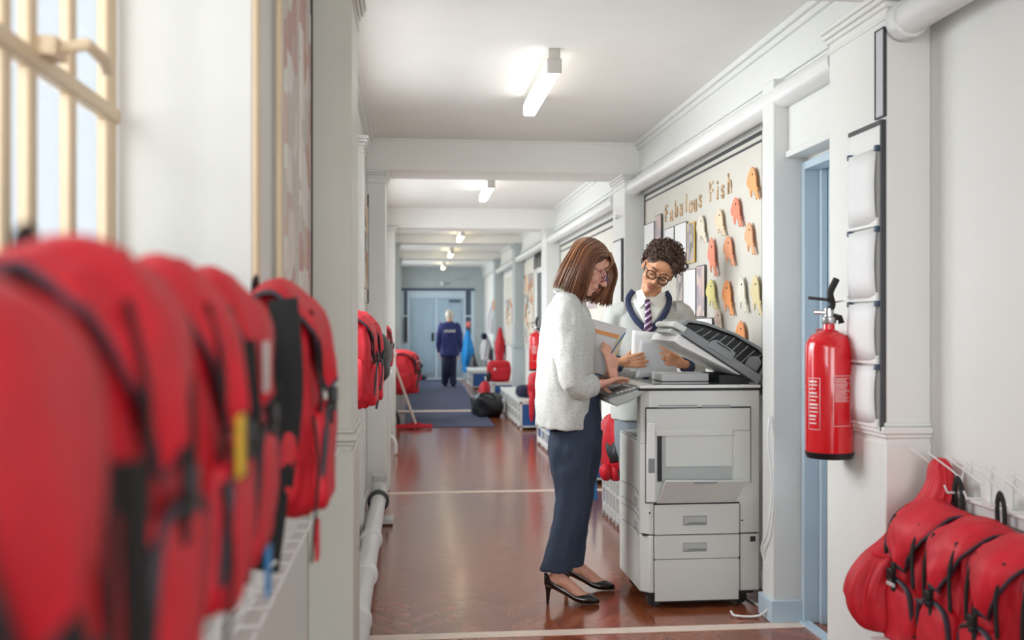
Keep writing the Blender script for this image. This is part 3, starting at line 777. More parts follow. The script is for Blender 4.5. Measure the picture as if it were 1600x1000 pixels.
MB().box(x0+.03, x1-.02, CY+.03, yb-.03, .055, .077).build('underframe', M['dark'], cop)
def fp(px0, px1, py0, py1, d0, d1, nm, m, bev=.002, par=None):   # plate on the camera-side face
    a, zt = cp(px0, py0); b, zb = cp(px1, py1)
    return MB().box(a, b, CY-d1, CY-d0, zb, zt).build(nm, m, par or cop, bevel=bev)
def fline(px0, px1, py0, py1, nm='seam'):
    return fp(px0, px1, py0, py1, -.001, .0012, nm, M['dark'], 0)
# door outline: top door
g = []
fline(1009, 1173, 636.4, 637.4); fline(1008.2, 1009.2, 637, 786); fline(1172.4, 1173.4, 637, 754); fline(1008.5, 1026, 785.4, 786.4)
fp(1010, 1171.5, 639, 672, 0, .006, 'upper_cover', M['copier'])
sd = fp(1010, 1023, 661, 784, .0, .012, 'side_door_handle_strip', M['white'])
fp(1012, 1022, 716, 738, .012, .016, 'latch', M['copierg'], par=sd)
fp(1024.5, 1144, 673, 680, 0, .008, 'tray_hinge_rail', M['copier'])
fp(1146, 1172, 673, 753, 0, .006, 'side_cover', M['copier'])
fp(1026, 1144, 681, 752, -.001, .001, 'tray_recess', M['copierd'])
fp(1040, 1144, 681, 728, .001, .004, 'inner_panel', M['copier'])
fp(1027, 1034, 681, 752, .001, .004, 'recess_side', M['dark'])
# vents
for a, b in ((1028, 1090), (1096, 1142)):
    for k in range(3): fp(a, b, 634-1+k*3, 635-1+k*3, -.001, .0015, 'vent', M['copierg'], 0)
# folded-down manual tray
a, zt = cp(1040, 752); b, _ = cp(1166, 752); a2, zb = cp(1027, 787); b2, _ = cp(1147, 787)
mb = MB()
yo = CY-.085
A = P(1040, 752, yo); B = P(1167, 752, yo); C_ = Vector((b2, CY-.004, zb)); D_ = Vector((a2, CY-.004, zb))
n = (B-A).cross(D_-A).normalized()*.008
vs = [A, B, C_, D_]
mb.loft([[v for v in vs], [v+n for v in vs]]).build('manual_feed_tray', M['copier'], cop, bevel=.003)
mb = MB()
p = P(1085, 754, yo-.003); q = P(1120, 758, yo+.002)
mb.box(p.x, q.x, yo-.006, yo+.006, p.z-.006, p.z+.002).build('tray_grip', M['copierg'], cop)
# drawers
fline(1021.5, 1155, 786.5, 787.2)
fline(1021, 1022, 787, 948); fline(1155.5, 1156.5, 787, 946); fline(1022, 1156, 872.5, 873.3); fline(1022, 1156, 937, 937.8)
fp(1023, 1154, 789, 833, 0, .004, 'upper_side_panel', M['copier'])
fp(1023, 1154, 838, 871, 0, .004, 'lower_side_panel', M['copier'])
fp(1023, 1154, 875, 936, 0, .004, 'base_panel', M['copier'])
for (a, b, c, d) in ((1067, 1104, 806, 820), (1067, 1104, 848, 861)):
    fp(a, b, c, d, .0035, .0046, 'grip_recess', M['copierg'])
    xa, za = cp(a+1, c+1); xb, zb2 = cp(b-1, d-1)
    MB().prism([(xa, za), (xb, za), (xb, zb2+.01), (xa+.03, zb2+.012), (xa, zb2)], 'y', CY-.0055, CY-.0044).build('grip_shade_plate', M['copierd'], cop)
fp(1014, 1016, 800, 803, 0, .002, 'screw', M['dark'], 0); fp(1158, 1161, 812, 814, 0, .002, 'screw', M['dark'], 0)
fp(1172, 1180, 838, 846, 0, .003, 'lock', M['dark'], .001)
# front (user) side: drawer icons and curved drawer lines
for z in (.50, .385):
    for k in range(2):
        for j in range(3): MB().box(x0-.0015, x0+.001, CY+.09+k*.035, CY+.112+k*.035, z-j*.014, z-j*.014+.009).build('drawer_icon', M['copierg'], cop)
    MB().tube(smoothpath([(x0, CY+.05, z-.045), (x0-.003, CY+.15, z-.03), (x0-.003, yb-.05, z-.04)], 4), .002, 6).build('drawer_seam', M['copierg'], cop)
    MB().tube(smoothpath([(x0, CY+.05, z+.035), (x0-.003, CY+.15, z+.055), (x0-.003, yb-.05, z+.04)], 4), .002, 6).build('drawer_seam', M['copierg'], cop)
# output bay ledge
MB().box(x0-.004, x0+.10, CY+.10, yb-.02, .786, .80).build('output_ledge', M['copierd'], cop, bevel=.004)
# scanner top
MB().prism([(x0-.015, CY-.004), (x1+.005, CY-.004), (x1+.005, yb), (x0-.015, yb)], 'z', 1.033, 1.044).build('dark_band', M['dark'], cop, bevel=.003)
MB().prism([(x0-.01, CY-.006), (x1+.004, CY-.006), (x1+.004, yb), (x0-.01, yb)], 'z', 1.044, 1.058).build('scanner_rim', M['white'], cop, bevel=.004)
MB().box(x0+.07, x1-.08, CY+.04, yb-.05, 1.057, 1.061).build('platen_glass', M['glass'], cop)
# control panel
T = Matrix.Translation((x0+.01, 0, 1.035)) @ Matrix.Rotation(math.radians(-11), 4, 'Y')
T2 = Matrix.Translation((x0+.01, 0, 1.035)) @ Matrix.Rotation(math.radians(-14), 4, 'Y')
cpn = MB().prism([(-.175, -.022), (-.17, -.006), (.0, .010), (.0, -.012), (-.06, -.035), (-.14, -.05)], 'y', CY+.0, yb-.06, T).build('control_panel', M['copierd'], cop, bevel=.006)
MB().prism([(-.165, -.003), (-.005, .012), (-.005, .016), (-.165, .001)], 'y', CY+.02, yb-.09, T).build('panel_face', M['copierg'], cpn)
MB().prism([(-.13, .004), (-.04, .0125), (-.04, .0145), (-.13, .006)], 'y', CY+.16, CY+.30, T).build('screen', M['dark'], cpn)
for k in range(5): MB().prism([(-.12+k*.02, .004+k*.002), (-.107+k*.02, .005+k*.002), (-.107+k*.02, .011+k*.002), (-.12+k*.02, .010+k*.002)], 'y', CY+.05, CY+.065, T).build('button', M['white'], cpn)
# raised lid
hx, hz = 1.645, 1.062
L = Matrix.Translation((hx, 0, hz)) @ Matrix.Rotation(math.radians(32.5), 4, 'Y') @ Matrix.Diagonal((.86, 1, .84, 1))
# local: x from 0 (hinge) to -.55 (front edge), z up = outer side
lid = MB().prism([(0.01, .004), (-.50, .004), (-.515, .02), (-.505, .058), (.0, .058), (.012, .045)], 'y', CY+.01, yb-.01, L).build('lid', M['copierg'], cop, bevel=.004)
MB().prism([(-.02, .0), (-.50, .0), (-.50, .006), (-.02, .006)], 'y', CY+.004, yb-.01, L).build('lid_gasket', M['dark'], lid)
MB().prism([(-.10, -.006), (-.47, -.05), (-.52, -.048), (-.52, .0), (-.10, .0)], 'y', CY+.02, yb-.02, L).build('platen_pad', M['white'], lid, bevel=.003)
MB().prism([(-.50, .022), (-.575, .015), (-.585, .03), (-.575, .052), (-.50, .056)], 'y', CY+.0, CY+.34, L).build('lid_handle', M['copier'], lid, bevel=.005)
MB().prism([(-.50, -.01), (-.565, -.02), (-.565, .008), (-.50, .015)], 'y', CY+.03, CY+.3, L).build('lid_grip', M['copierd'], lid, bevel=.005)
MB().prism([(-.34, .03), (-.19, .03), (-.19, .085), (-.215, .09), (-.32, .09), (-.34, .07)], 'y', CY+.002, CY+.03, L).build('feeder_cover_catch', M['copierg'], lid, bevel=.003)
MB().prism([(-.315, .074), (-.225, .074), (-.225, .08), (-.315, .08)], 'y', CY-.001, CY+.004, L).build('catch_slot', M['dark'], lid)
adf = MB().prism([(-.50, .058), (-.50, .088), (-.42, .125), (-.24, .168), (-.08, .178), (-.03, .165), (-.005, .12), (-.005, .058)], 'y', CY+.05, yb-.03, L).build('document_feeder', M['black'], lid, bevel=.006)
mb = MB()
o1 = [(-.525, .062), (-.52, .10), (-.42, .145), (-.24, .187), (-.075, .197), (-.015, .18), (.012, .13), (.012, .058)]
i1 = [(-.505, .062), (-.50, .09), (-.41, .13), (-.24, .171), (-.08, .180), (-.03, .167), (-.004, .12), (-.004, .058)]
mb.prism(o1+i1[::-1], 'y', CY+.03, yb-.02, L).build('feeder_shell', M['copierg'], adf, bevel=.004)
for k in range(9):
    u = -.44+k*.045; zt = .09+.075*min(1, (u+.5)/.25)
    MB().prism([(u, .062), (u+.006, .062), (u+.035, zt), (u+.029, zt)], 'y', CY+.044, CY+.052, L).build('feeder_rib', M['copierg'], adf)
MB().prism([(-.10, .06), (-.02, .06), (-.02, .13), (-.06, .15), (-.10, .12)], 'y', CY+.035, CY+.06, L).build('feeder_side_cover', M['copierg'], adf, bevel=.01)
hg = MB().box(1.50, 1.63, CY+.06, CY+.13, 1.055, 1.10); hg.build('lid_hinge', M['dark'], cop, bevel=.006)
MB().box(1.50, 1.63, yb-.13, yb-.06, 1.055, 1.10).build('lid_hinge', M['dark'], cop, bevel=.006)
tag(MB().box(1.25, 1.49, 4.88, 5.09, 1.0625, 1.10).build('paper_stack', M['paper'], bevel=.002), 'stack of white paper lying on the copier glass under the raised lid', 'paper stack')

# cable from the wall beside the copier
pts = [P(1203, 650, 4.37), P(1200, 690, 4.345), P(1206, 760, 4.345), P(1199, 830, 4.38), P(1190, 855, 4.45)]
c3 = [P(1196, 880, 4.46), P(1206, 925, 4.40), P(1205, 945, 4.38), P(1185, 962, 4.42), P(1150, 962, 4.44), P(1142, 955, 4.50)]
pth = smoothpath(pts+c3, 6)
for v in pth: v.z = max(v.z, .008)
tag(MB().tube(pth, .0055, 8).build('power_cable', M['white']), 'white power cable hanging from the wall and looping on the floor by the copier', 'cable')
mb = MB().tube([Vector((max(v.x, 1.1), v.y, max(v.z, .006))) for v in smoothpath([P(1196, 935, 4.62), P(1190, 900, 4.66), P(1192, 895, 4.68), P(1203, 930, 4.60), P(1207, 950, 4.55), P(1190, 955, 4.58), P(1160, 945, 4.8)], 6)], .006, 8)
tag(mb.build('cable', M['white']), 'thin looped cable on the floor at the rear corner of the copier', 'cable')
tag(MB().box(XR-.03, XR, 4.51, 4.87, 1.085, 1.125).build('cable_trunking', M['blackline'], bevel=.003), 'short dark strip of trunking on the wall behind the copier', 'trunking')
tag(MB().box(XR-.02, XR, 4.51, 7.45, 1.0, 1.03).build('cable_trunking', M['blackline'], bevel=.003), 'long dark strip below the fish board, behind the copier', 'trunking')

# ------------------------------------------------------------------ benches with cubby holes
def bench(lb, x0, x1, y0, y1, h, n, blue_at=()):
    t = thing('cubby_bench', ((x0+x1)/2, (y0+y1)/2, 0), lb, 'bench')
    MB().box(x0-.01, x1, y0-.01, y1+.01, h-.025, h).build('top', M['bench'], t, bevel=.004)
    mb = MB()
    mb.box(x0, x0+.02, y0, y1, .03, .085).box(x0, x0+.02, y0, y1, .19, .205)
    mb.box(x0, x0+.02, y0, y1, h-.05, h-.02)
    st = (y1-y0)/n
    for k in range(n+1):
        yy = min(max(y0+k*st, y0+.008), y1-.008); mb.box(x0, x0+.02, yy-.008, yy+.008, 0, h-.02)
    mb.build('front_grid', M['bench'], t, bevel=.002)
    for k in range(n):
        for z0, z1 in ((.086, .189), (.206, h-.05)):
            m = M['benchblue'] if k in blue_at else M['benchgrey']
            MB().box(x0+.03, x0+.045, y0+k*st+.008, y0+(k+1)*st-.008, z0, z1).build('cubby_panel', m, t)
    mb = MB().box(x0, x1, y0-.006, y0, .03, .05).box(x0, x0+.03, y0-.006, y0, 0, h-.025).box(x1-.03, x1, y0-.006, y0, 0, h-.025).box(x0, x1, y0-.006, y0, h-.05, h-.025)
    mb.build('end_frame', M['bench'], t)
    MB().box(x0+.02, x1-.01, y0, y0+.012, .03, h-.03).build('end_panel', M['benchblue'], t)
    MB().box(x0+.05, x1, y0+.02, y1-.012, .06, .075).box(x1-.012, x1, y0+.012, y1-.01, .06, h-.026).build('inner_shelf', M['bench'], t)
    return t
bench('white cubby bench with grey squares, partly hidden behind the photocopier', 1.36, 1.74, 5.95, 7.02, .335, 9, (8,))
bench('cream cubby bench seen just behind the legs of the woman in navy trousers', 1.42, 1.76, 8.3, 11.2, .34, 8, (5, 7))
bench('white cubby bench with a blue end panel beyond the far extinguisher', 1.38, 1.76, 12.6, 15.3, .375, 7)
bench('small blue-ended white bench under the boxy red backpack', 1.38, 1.76, 16.75, 18.6, .36, 5)
bench('farthest white bench near the blue double doors', 1.25, 1.74, 20.6, 22.4, .37, 5, (0, 2))
t = thing('low_bench', (1.6, 2.5, 0), 'low pale bench top under the red backpacks at the lower right', 'bench')
MB().box(1.47, 1.78, 1.7, 3.1, .31, .335).build('top', M['bench'], t, bevel=.006)
for yy in (1.8, 3.0): MB().box(1.50, 1.54, yy, yy+.04, 0, .31).build('leg', M['bench'], t); MB().box(1.72, 1.76, yy, yy+.04, 0, .31).build('leg', M['bench'], t)

# ------------------------------------------------------------------ coat hook rails
def rail(lb, xw, side, ya, yb_, z, ys, prong=True):     # side: direction away from the wall (+1 / -1)
    t = thing('coat_rail', (xw, (ya+yb_)/2, z), lb, 'coat rail')
    a, b = sorted((xw+side*.001, xw+side*.018))
    MB().box(a, b, ya, yb_, z-.05, z-.012).build('board', M['bench'], t, bevel=.003)
    a, b = sorted((xw+side*.001, xw+side*.03))
    MB().box(a, b, ya, yb_, z-.012, z).build('ledge', M['white'], t, bevel=.003)
    for yy in ys:
        mb = MB(); q = xw+side*.022
        mb.tube([(q, yy, z), (q, yy, z+(.065 if prong else .02))], .0035, 6)
        if prong: mb.tube([(q, yy, z+.055), (q+side*.03, yy+.022, z+.085), (q+side*.085, yy+.06, z+.135)], .0028, 6); mb.tube([(q, yy, z+.055), (q-side*.004, yy-.012, z+.12)], .0025, 6)
        mb.tube([(q, yy, z+.01), (q+side*.05, yy, z+.012), (q+side*.06, yy, z+.035)], .0035, 6)
        mb.build('hook', M['white'], t)
    return t
rail('white hook rail with wire hooks above the right-hand red backpacks', XR, -1, 1.4, 3.2, .795, [3.16-.113*k for k in range(15)])
rail('white hook rail with bent wire hooks under the blurred backpacks on the left wall', XL, 1, .4, 3.2, .82, [3.1-.113*k for k in range(22)])
rail('upper hook rail on the left wall that the blurred red backpacks hang from', XL, 1, -.1, 2.3, 1.34, [1.88, 1.48, 1.20, .93, .60], False)
rail('white hook rail on the left wall beyond the first pillar, wire prongs below the bags', XL, 1, 3.9, 7.0, .95, [4.3, 4.5, 4.7, 4.9, 5.1, 5.3])
t = thing('animal_print_scarf', (XL, 4.7, .7), 'narrow black and cream patterned cloth hanging on the left wall beyond the pillar', 'scarf')
mb = MB(); g = [[Vector((XL+.05+.012*math.sin(v*1.9+u), 4.55+.17*u/4, .69+.27*v/10)) for v in range(11)] for u in range(5)]
mb.sheet(g).build('cloth', collage_mat('spotted_cloth', [(40, 34, 30), (200, 190, 165), (70, 56, 44), (222, 214, 196)], 40, 4), t, solid=.01)

# ------------------------------------------------------------------ backpacks
def backpack(lb, group, loc, ang, tilt=0, sx=1, sy=1, sz=1, seed=0, flapc='red2', extras=(), strapless=False):
    """local frame: +x away from the wall, y along it, z from the hook down"""
    t = thing('backpack', (0, 0, 0), lb, 'backpack', group)
    rnd = random.Random(seed)
    T = Matrix.Diagonal((sx, sy, sz, 1))
    def nzv(v, a=.008, f=9):
        q = v*f+Vector((seed*3.3, 1.7*seed, 0)); return v+Vector((noise.noise(q), noise.noise(q+Vector((9, 0, 0))), noise.noise(q+Vector((0, 9, 0)))))*a
    def crease(v, c, a, st=Vector((1, 1, .45))):
        q = Vector((v.x*st.x, v.y*st.y, v.z*st.z))*13+Vector((seed*2.1, seed*.7, 3))
        r = 1-abs(noise.noise(q))*3.2; q2 = q*2.3; r2 = 1-abs(noise.noise(q2))*3
        return v+(v-c).normalized()*(a*max(r, -.6)*.6+a*.3*max(r2, -.6))
    def B(mb, nm, m, **k):
        mb.v = [T @ v for v in mb.v]; return mb.build(nm, M[m] if isinstance(m, str) else m, t, **k)
    # body
    mb = MB(); mb.ell((.086, 0, -.245), (.082, .148, .205), 64, 40, p=.40)
    vs = []
    for v in mb.v:
        k = (v.z+.45)/.41
        v.x = .004+(v.x-.004)*(1.0-.28*max(0, k-.45)); v.y *= 1-.16*max(0, k-.55)+.04*math.sin(k*9+seed)
        v = crease(v, Vector((.06, 0, -.24)), .016); v = nzv(v, .012, 8); v = nzv(v, .004, 34); vs.append(v)
    mb.v = vs; B(mb, 'body', 'red', ang=80)
    # front pocket
    mb = MB(); mb.ell((.158, 0, -.35), (.036, .112, .098), 40, 26, p=.42); mb.v = [nzv(crease(v, Vector((.1, 0, -.35)), .010), .008, 10) for v in mb.v]
    B(mb, 'front_pocket', 'red2', ang=80)
    pp = [(.180, -.108, -.40), (.19, -.106, -.31), (.19, -.085, -.268), (.188, -.02, -.252), (.19, .06, -.258), (.19, .103, -.29), (.18, .108, -.40)]
    B(MB().tube(smoothpath(pp, 5), .0065, 7, flat=1.2), 'pocket_piping', 'piping')
    # side pocket bulges
    for s in (-1, 1):
        mb = MB(); mb.ell((.09, s*.145, -.33), (.05, .032, .095), 18, 14, p=.6); mb.v = [nzv(v, .012, 14) for v in mb.v]
        B(mb, 'side_pocket', 'red', ang=80)
    # flap
    path = smoothpath([(.004, 0, -.085), (.02, 0, -.035), (.08, 0, -.018), (.135, 0, -.045), (.172, 0, -.085), (.186, 0, -.14), (.193, 0, -.205)], 5)
    n = len(path); g = []
    wd = lambda k: .150-.012*k if k < .45 else .1446*max(.12, 1-((k-.45)/.56)**1.7)
    for i, p in enumerate(path):
        k = i/(n-1); row = []
        for j in range(17):
            u = -1+2*j/16
            row.append(nzv(crease(Vector((p.x-.020*u*u*k, u*wd(k), p.z-.035*u*u*(1-.4*k))), Vector((.06, 0, -.24)), .008), .010, 9))
        g.append(row)
    mb = MB(); mb.sheet(g)
    fl = B(mb, 'flap', flapc, ang=80, solid=.007)
    edge = [r[0] for r in g]+[v for v in g[-1][1:-1]]+[r[-1] for r in g[::-1]]
    e = MB().tube(edge, .0052, 7); e.v = [T @ v for v in e.v]; e.build('flap_piping', M['piping'], fl)
    # buckle and webbing
    B(MB().box(.190, .197, -.012, .012, -.29, -.20), 'webbing', 'strap', bevel=.002)
    B(MB().box(.192, .208, -.017, .017, -.248, -.218).box(.192, .206, -.013, .013, -.265, -.248), 'buckle', 'black', bevel=.003)
    # zips on the upper front
    for s in (-.07, .07):
        B(MB().tube(smoothpath([(.155, s*1.15, -.07), (.178, s*1.25, -.15), (.178, s*1.35, -.26)], 5), .010, 8, flat=.4, up=(1, 0, 0)), 'zip', 'strap')
    # shoulder straps on the back, hanging
    if not strapless:
        for s in (-1, 1):
            pts = smoothpath([(.012, s*.07, -.07), (.0-.0+.006, s*.12, -.12), (.03, s*.165, -.2), (.02, s*.17, -.32), (.01, s*.13, -.41), (.03, s*.10, -.46)], 5)
            B(MB().tube([nzv(p, .01, 6) for p in pts], .022, 10, flat=.28, up=(0, 1, 0)), 'shoulder_strap', 'strap')
    # grab loop
    lh = 0 if group == GL else 1
    lp = smoothpath([(.010, -.022, -.05), (.012, -.022, -.02+.04*lh), (.014, 0, -.01+.06*lh), (.012, .022, -.02+.04*lh), (.010, .022, -.05)], 6)
    B(MB().tube(lp, .012, 8, flat=.4, up=(1, 0, 0)), 'grab_loop', 'strap')
    for ex in extras:
        k, p, m = ex
        if k == 'tag': B(MB().box(p[0]-.004, p[0]+.004, p[1]-.02, p[1]+.02, p[2]-.075, p[2]), 'tag', m, bevel=.003)
        if k == 'patch': B(MB().ell(p, (.008, .035, .055), 14, 8), 'reflective_patch', m)
        if k == 'pull': B(MB().box(p[0], p[0]+.008, p[1]-.028, p[1]+.02, p[2]-.012, p[2]), 'zip_pull', m, bevel=.003)
        if k == 'band': B(MB().tube(smoothpath([(p[0], p[1], p[2]), (p[0]+.012, p[1]+.005, p[2]-.16), (p[0]-.01, p[1], p[2]-.33)], 5), .034, 10, flat=.2, up=(0, 1, 0)), 'dark_panel', m)
        if k == 'tail': B(MB().tube(smoothpath([p, (p[0]+.01, p[1]+.01, p[2]-.1), (p[0]-.004, p[1]-.005, p[2]-.26)], 5), .011, 8, flat=.3, up=(1, 0, 0)), 'loose_strap', m)
    t.location = loc; t.rotation_euler = (0, tilt, ang)
    return t
GL = 'blurred red backpacks on the left wall'
def lbag(lb, y, z=1.44, **k): return backpack(lb, GL, (XL+.035, y, z), 0, **k)
lbag('red backpack nearest the camera on the left wall, very blurred, with a pale patch', .52, 1.405, seed=1, sx=.66, sz=1.0, extras=(('patch', (.14, -.165, -.20), M['greytag']), ('band', (.18, -.13, -.15), M['strap'])))
lbag('second red backpack from the camera on the left wall, wide rounded side', .78, 1.425, seed=2, sx=.64, sy=.80, sz=.84, extras=(('band', (.15, -.12, -.2), M['strap']),))
lbag('third red backpack on the left wall, with a yellow and a pale tag', 1.03, 1.425, seed=3, sx=.66, sy=.70, sz=.80, extras=(('tag', (.205, -.10, -.20), M['yellow']), ('tail', (.185, -.12, -.28), M['strap'])))
lbag('fourth red backpack on the left wall, slim, with black webbing down its side', 1.30, 1.43, seed=4, sx=.60, sy=.8, sz=.84, extras=(('tag', (.20, -.08, -.12), M['greytag']), ('tag', (.20, -.06, -.42), M['bluetag']), ('tail', (.17, -.13, -.2), M['strap']), ('band', (.16, -.15, -.12), M['strap'])))
lbag('fifth red backpack from the camera, farthest of the blurred row, dark grey side panel', 1.88, 1.44, seed=5, sx=.765, sy=1.0, sz=.95, extras=(('band', (.105, -.172, -.05), M['strap']), ('band', (.075, -.176, -.20), M['strap']), ('tail', (.17, -.165, -.26), M['strap']), ('tag', (.17, -.09, -.46), M['red2'])))
GM = 'red backpacks hanging beyond the first left pillar'
backpack('red backpack just beyond the first left pillar with a black bag against it', GM, (XL+.03, 4.45, 1.42), 0, seed=6, sx=.78, sy=.9, sz=.95)
backpack('red backpack second in line beyond the first left pillar', GM, (XL+.03, 4.8, 1.42), 0, seed=7, sx=.86, sy=.9, sz=.95)
t = thing('black_pouch', (XL, 5.2, .95), 'rounded black bag hanging behind the red one beyond the first left pillar', 'bag')
mb = MB().ell((-.19, 5.15, 1.17), (.09, .09, .13), 24, 16, p=.8, nz=.02, seed=3).build('body', M['duffel'], t, ang=80)
MB().tube([(-.27, 5.15, 1.28), (-.29, 5.15, 1.4), (-.31, 5.15, 1.42)], .008, 6).build('strap', M['strap'], t)
MB().tube(smoothpath([(-.17, 5.1, 1.05), (-.165, 5.08, .98), (-.175, 5.08, .92)], 4), .006, 6).build('drawcord', M['strap'], t)
backpack('red backpack beyond the second left pillar, only its edge showing', GM, (XL+.0, 8.75, 1.37), 0, seed=8, sx=.9, sy=.9, sz=.87)
GH = 'heap of red bags low on the left wall by the mop'
backpack('bulging red backpack at the front of the heap behind the mop handle', GH, (-.29, 13.55, 1.02), 0, tilt=0, seed=9, sx=2.0, sy=1.2, sz=1.35, extras=(('pull', (.19, -.05, -.12), M['greytag']),))
backpack('red backpack behind and above in the heap by the mop', GH, (-.29, 14.0, 1.0), 0, tilt=0, seed=10, sx=2.2, sy=1.2, sz=1.0)
GR = 'red backpacks on the lower right rail'
backpack('leftmost red backpack on the lower right rail, with a pale zip pull', GR, (XR-.03, 3.03, .80), math.pi, tilt=0, seed=11, sx=1.2, sy=.95, sz=1.04, extras=(('pull', (.207, .03, -.255), M['greytag']),))
backpack('middle red backpack on the lower right rail, buckled flap', GR, (XR-.03, 2.80, .79), math.pi, seed=12, sx=1.2, sy=.78, sz=1.04, extras=(('pull', (.207, -.03, -.25), M['blackline']),))
backpack('red backpack on the lower right rail, third, cut by the right edge of the picture', GR, (XR-.03, 2.57, .785), math.pi, seed=13, sx=1.2, sy=.78, sz=1.04, extras=(('tag', (.20, .10, -.38), M['yellow']),))
backpack('red backpack lowest at the right edge of the picture', GR, (XR-.03, 2.30, .79), math.pi, seed=14, sx=1.2, sy=.9, sz=1.0)
# drawstring bag: gathered peak over the rail and a full gathered sack in front
t = thing('drawstring_bag', (1.6, 3.16, .35), 'red gathered drawstring bag hanging left of the backpacks at lower right', 'bag')
rings = []
ctr = [(.905, 1.745, 3.135, .012, .022), (.88, 1.74, 3.13, .03, .045), (.82, 1.735, 3.125, .035, .06), (.74, 1.70, 3.13, .05, .075), (.64, 1.64, 3.14, .075, .09), (.58, 1.60, 3.155, .10, .10), (.50, 1.575, 3.165, .125, .105), (.42, 1.57, 3.165, .13, .105), (.36, 1.58, 3.16, .11, .095), (.337, 1.59, 3.16, .07, .06)]
ctr = [tuple(a_)+tuple(b_) for a_, b_ in zip(smoothpath([Vector(c_[:3]) for c_ in ctr], 4), [Vector((v_.x, v_.y)) for v_ in smoothpath([Vector((c_[3], c_[4], 0)) for c_ in ctr], 4)])]
for z, x, y, rx, ry in ctr:
    rg = []
    for j in range(60):
        q = 2*math.pi*j/60; fr = 1+.10*math.sin(q*11+z*4)*(1 if z > .45 else .4)+.05*math.sin(q*5+z*9)
        rg.append(Vector((x+rx*math.cos(q)*fr, min(y+ry*math.sin(q)*fr, 3.272), z)))
    rings.append(rg)
MB().loft(rings).build('sack', M['red'], t, ang=80)
MB().tube(smoothpath([(1.49, 3.09, .56), (1.46, 3.08, .50), (1.455, 3.08, .42)], 5), .003, 6).build('drawcord', M['red2'], t)
MB().tube(smoothpath([(1.50, 3.12, .60), (1.57, 3.06, .595), (1.66, 3.05, .62)], 5), .006, 6).build('gather_cord', M['red2'], t)
# red bag by the copier, on the bench, open dark mouth
t = thing('open_backpack', (1.5, 6.55, .335), 'red backpack with a dark opening slumped on the bench beside the copier', 'backpack')
mb = MB(); mb.ell((1.36, 6.40, .56), (.125, .2, .215), 36, 24, p=.7, nz=.03, seed=5, nf=9).build('body', M['red'], t, ang=80)
MB().ell((1.30, 6.26, .55), (.06, .07, .10), 22, 14, nz=.03, seed=2, nf=18).build('dark_lining', M['duffel'], t, ang=80)
for q in (-.06, .0, .07): MB().ell((1.30+q, 6.26, .40), (.04, .035, .05), 14, 10, nz=.02).build('fold', M['red2'], t)
MB().tube(smoothpath([(1.315, 6.22, .42), (1.325, 6.16, .33), (1.33, 6.14, .20)], 5), .012, 8, flat=.4, up=(0, 1, 0)).build('loose_strap', M['strap'], t)
tag(MB().prism([(1.39, .003), (1.42, .003), (1.40, .36), (1.38, .36)], 'y', 7.5, 7.52).build('blue_board', M['bluetag']), 'bright blue sliver of board beside the trousers of the woman', 'board')
# things on the benches further off
t = thing('red_jacket', (1.62, 12.9, .375), 'red jacket heaped on the blue-ended bench beside the woman', 'jacket')
MB().ell((1.60, 12.75, .55), (.10, .14, .17), 22, 16, p=.8, nz=.04, seed=6, nf=9).build('body', M['red'], t, ang=80)
MB().ell((1.52, 12.5, .30), (.035, .05, .20), 14, 12, nz=.02, seed=4).build('sleeve', M['red2'], t, ang=80)
tag(MB().ell((1.50, 13.2, .455), (.11, .18, .078), 24, 14, p=.7, nz=.02, seed=8, nf=14).build('folded_clothes', M['navycloth'], ang=80), 'navy clothes piled on the bench left of the red jacket', 'clothes')
t = thing('boxy_backpack', (1.5, 17.1, .36), 'boxy red backpack standing on the small blue-ended bench', 'backpack')
MB().ell((1.50, 17.0, .54), (.20, .14, .178), 30, 20, p=.4, nz=.015, seed=2).build('body', M['red'], t, ang=80)
MB().ell((1.50, 16.87, .50), (.14, .04, .10), 24, 14, p=.5, nz=.01, seed=3).build('front_pocket', M['red2'], t, ang=80)
MB().box(1.40, 1.43, 16.82, 16.83, .56, .60).build('logo_patch', M['white'], t)
MB().ell((1.32, 16.9, .45), (.05, .05, .09), 14, 10, nz=.02).build('dark_pocket', M['duffel'], t)
tag(MB().ell((1.20, 16.4, .20), (.10, .25, .20), 22, 16, nz=.05, seed=7, nf=7).build('red_coat', M['red'], ang=80), 'dark red coat slumped on the floor below the boxy backpack', 'coat')
def coat(lb, c, h, wd, m, nm='hanging_coat', seed=0):
    rings = []
    for i in range(12):
        k = i/11; z = c[2]+h*(1-k); r = wd*(.25+.75*min(1, k*2.2))*(1-.15*(k > .8))
        rings.append([Vector((c[0]+r*.55*math.cos(q)*(1+.15*math.sin(5*q+seed+k*3)), c[1]+r*math.sin(q)*(1+.12*math.sin(7*q+k*4)), z)) for q in [2*math.pi*j/28 for j in range(28)]])
    o = MB().loft(rings).build(nm, m, ang=80); return tag(o, lb, 'coat', 'coats hanging near the far doors')
coat('white coat hanging high on the right wall near the far doors', (1.66, 20.1, 1.15), .65, .22, M['whitecloth'], seed=1)
coat('pale coat hanging below the white one near the far doors', (1.52, 20.2, .62), .50, .2, M['whitecloth'], seed=2)
coat('dark red coat hanging above the boxy red backpack', (1.69, 18.9, .62), .66, .16, M['red'], seed=3)
coat('black coat hanging low by the farthest bench', (1.68, 20.0, .50), .42, .14, M['duffel'], seed=4)
coat('bright blue coat hanging against the right side of the far doors', (1.34, 23.6, .20), 1.0, .26, M['bluecloth'], seed=5)
coat('black coat beside the bright blue one at the far doors', (1.44, 23.1, .02), .62, .2, M['duffel'], seed=6)
tag(MB().ell((1.36, 23.5, 1.33), (.07, .08, .08), 14, 10, nz=.02).build('pink_hat', M['lipw']), 'small pink hat above the bright blue coat at the far doors', 'hat')
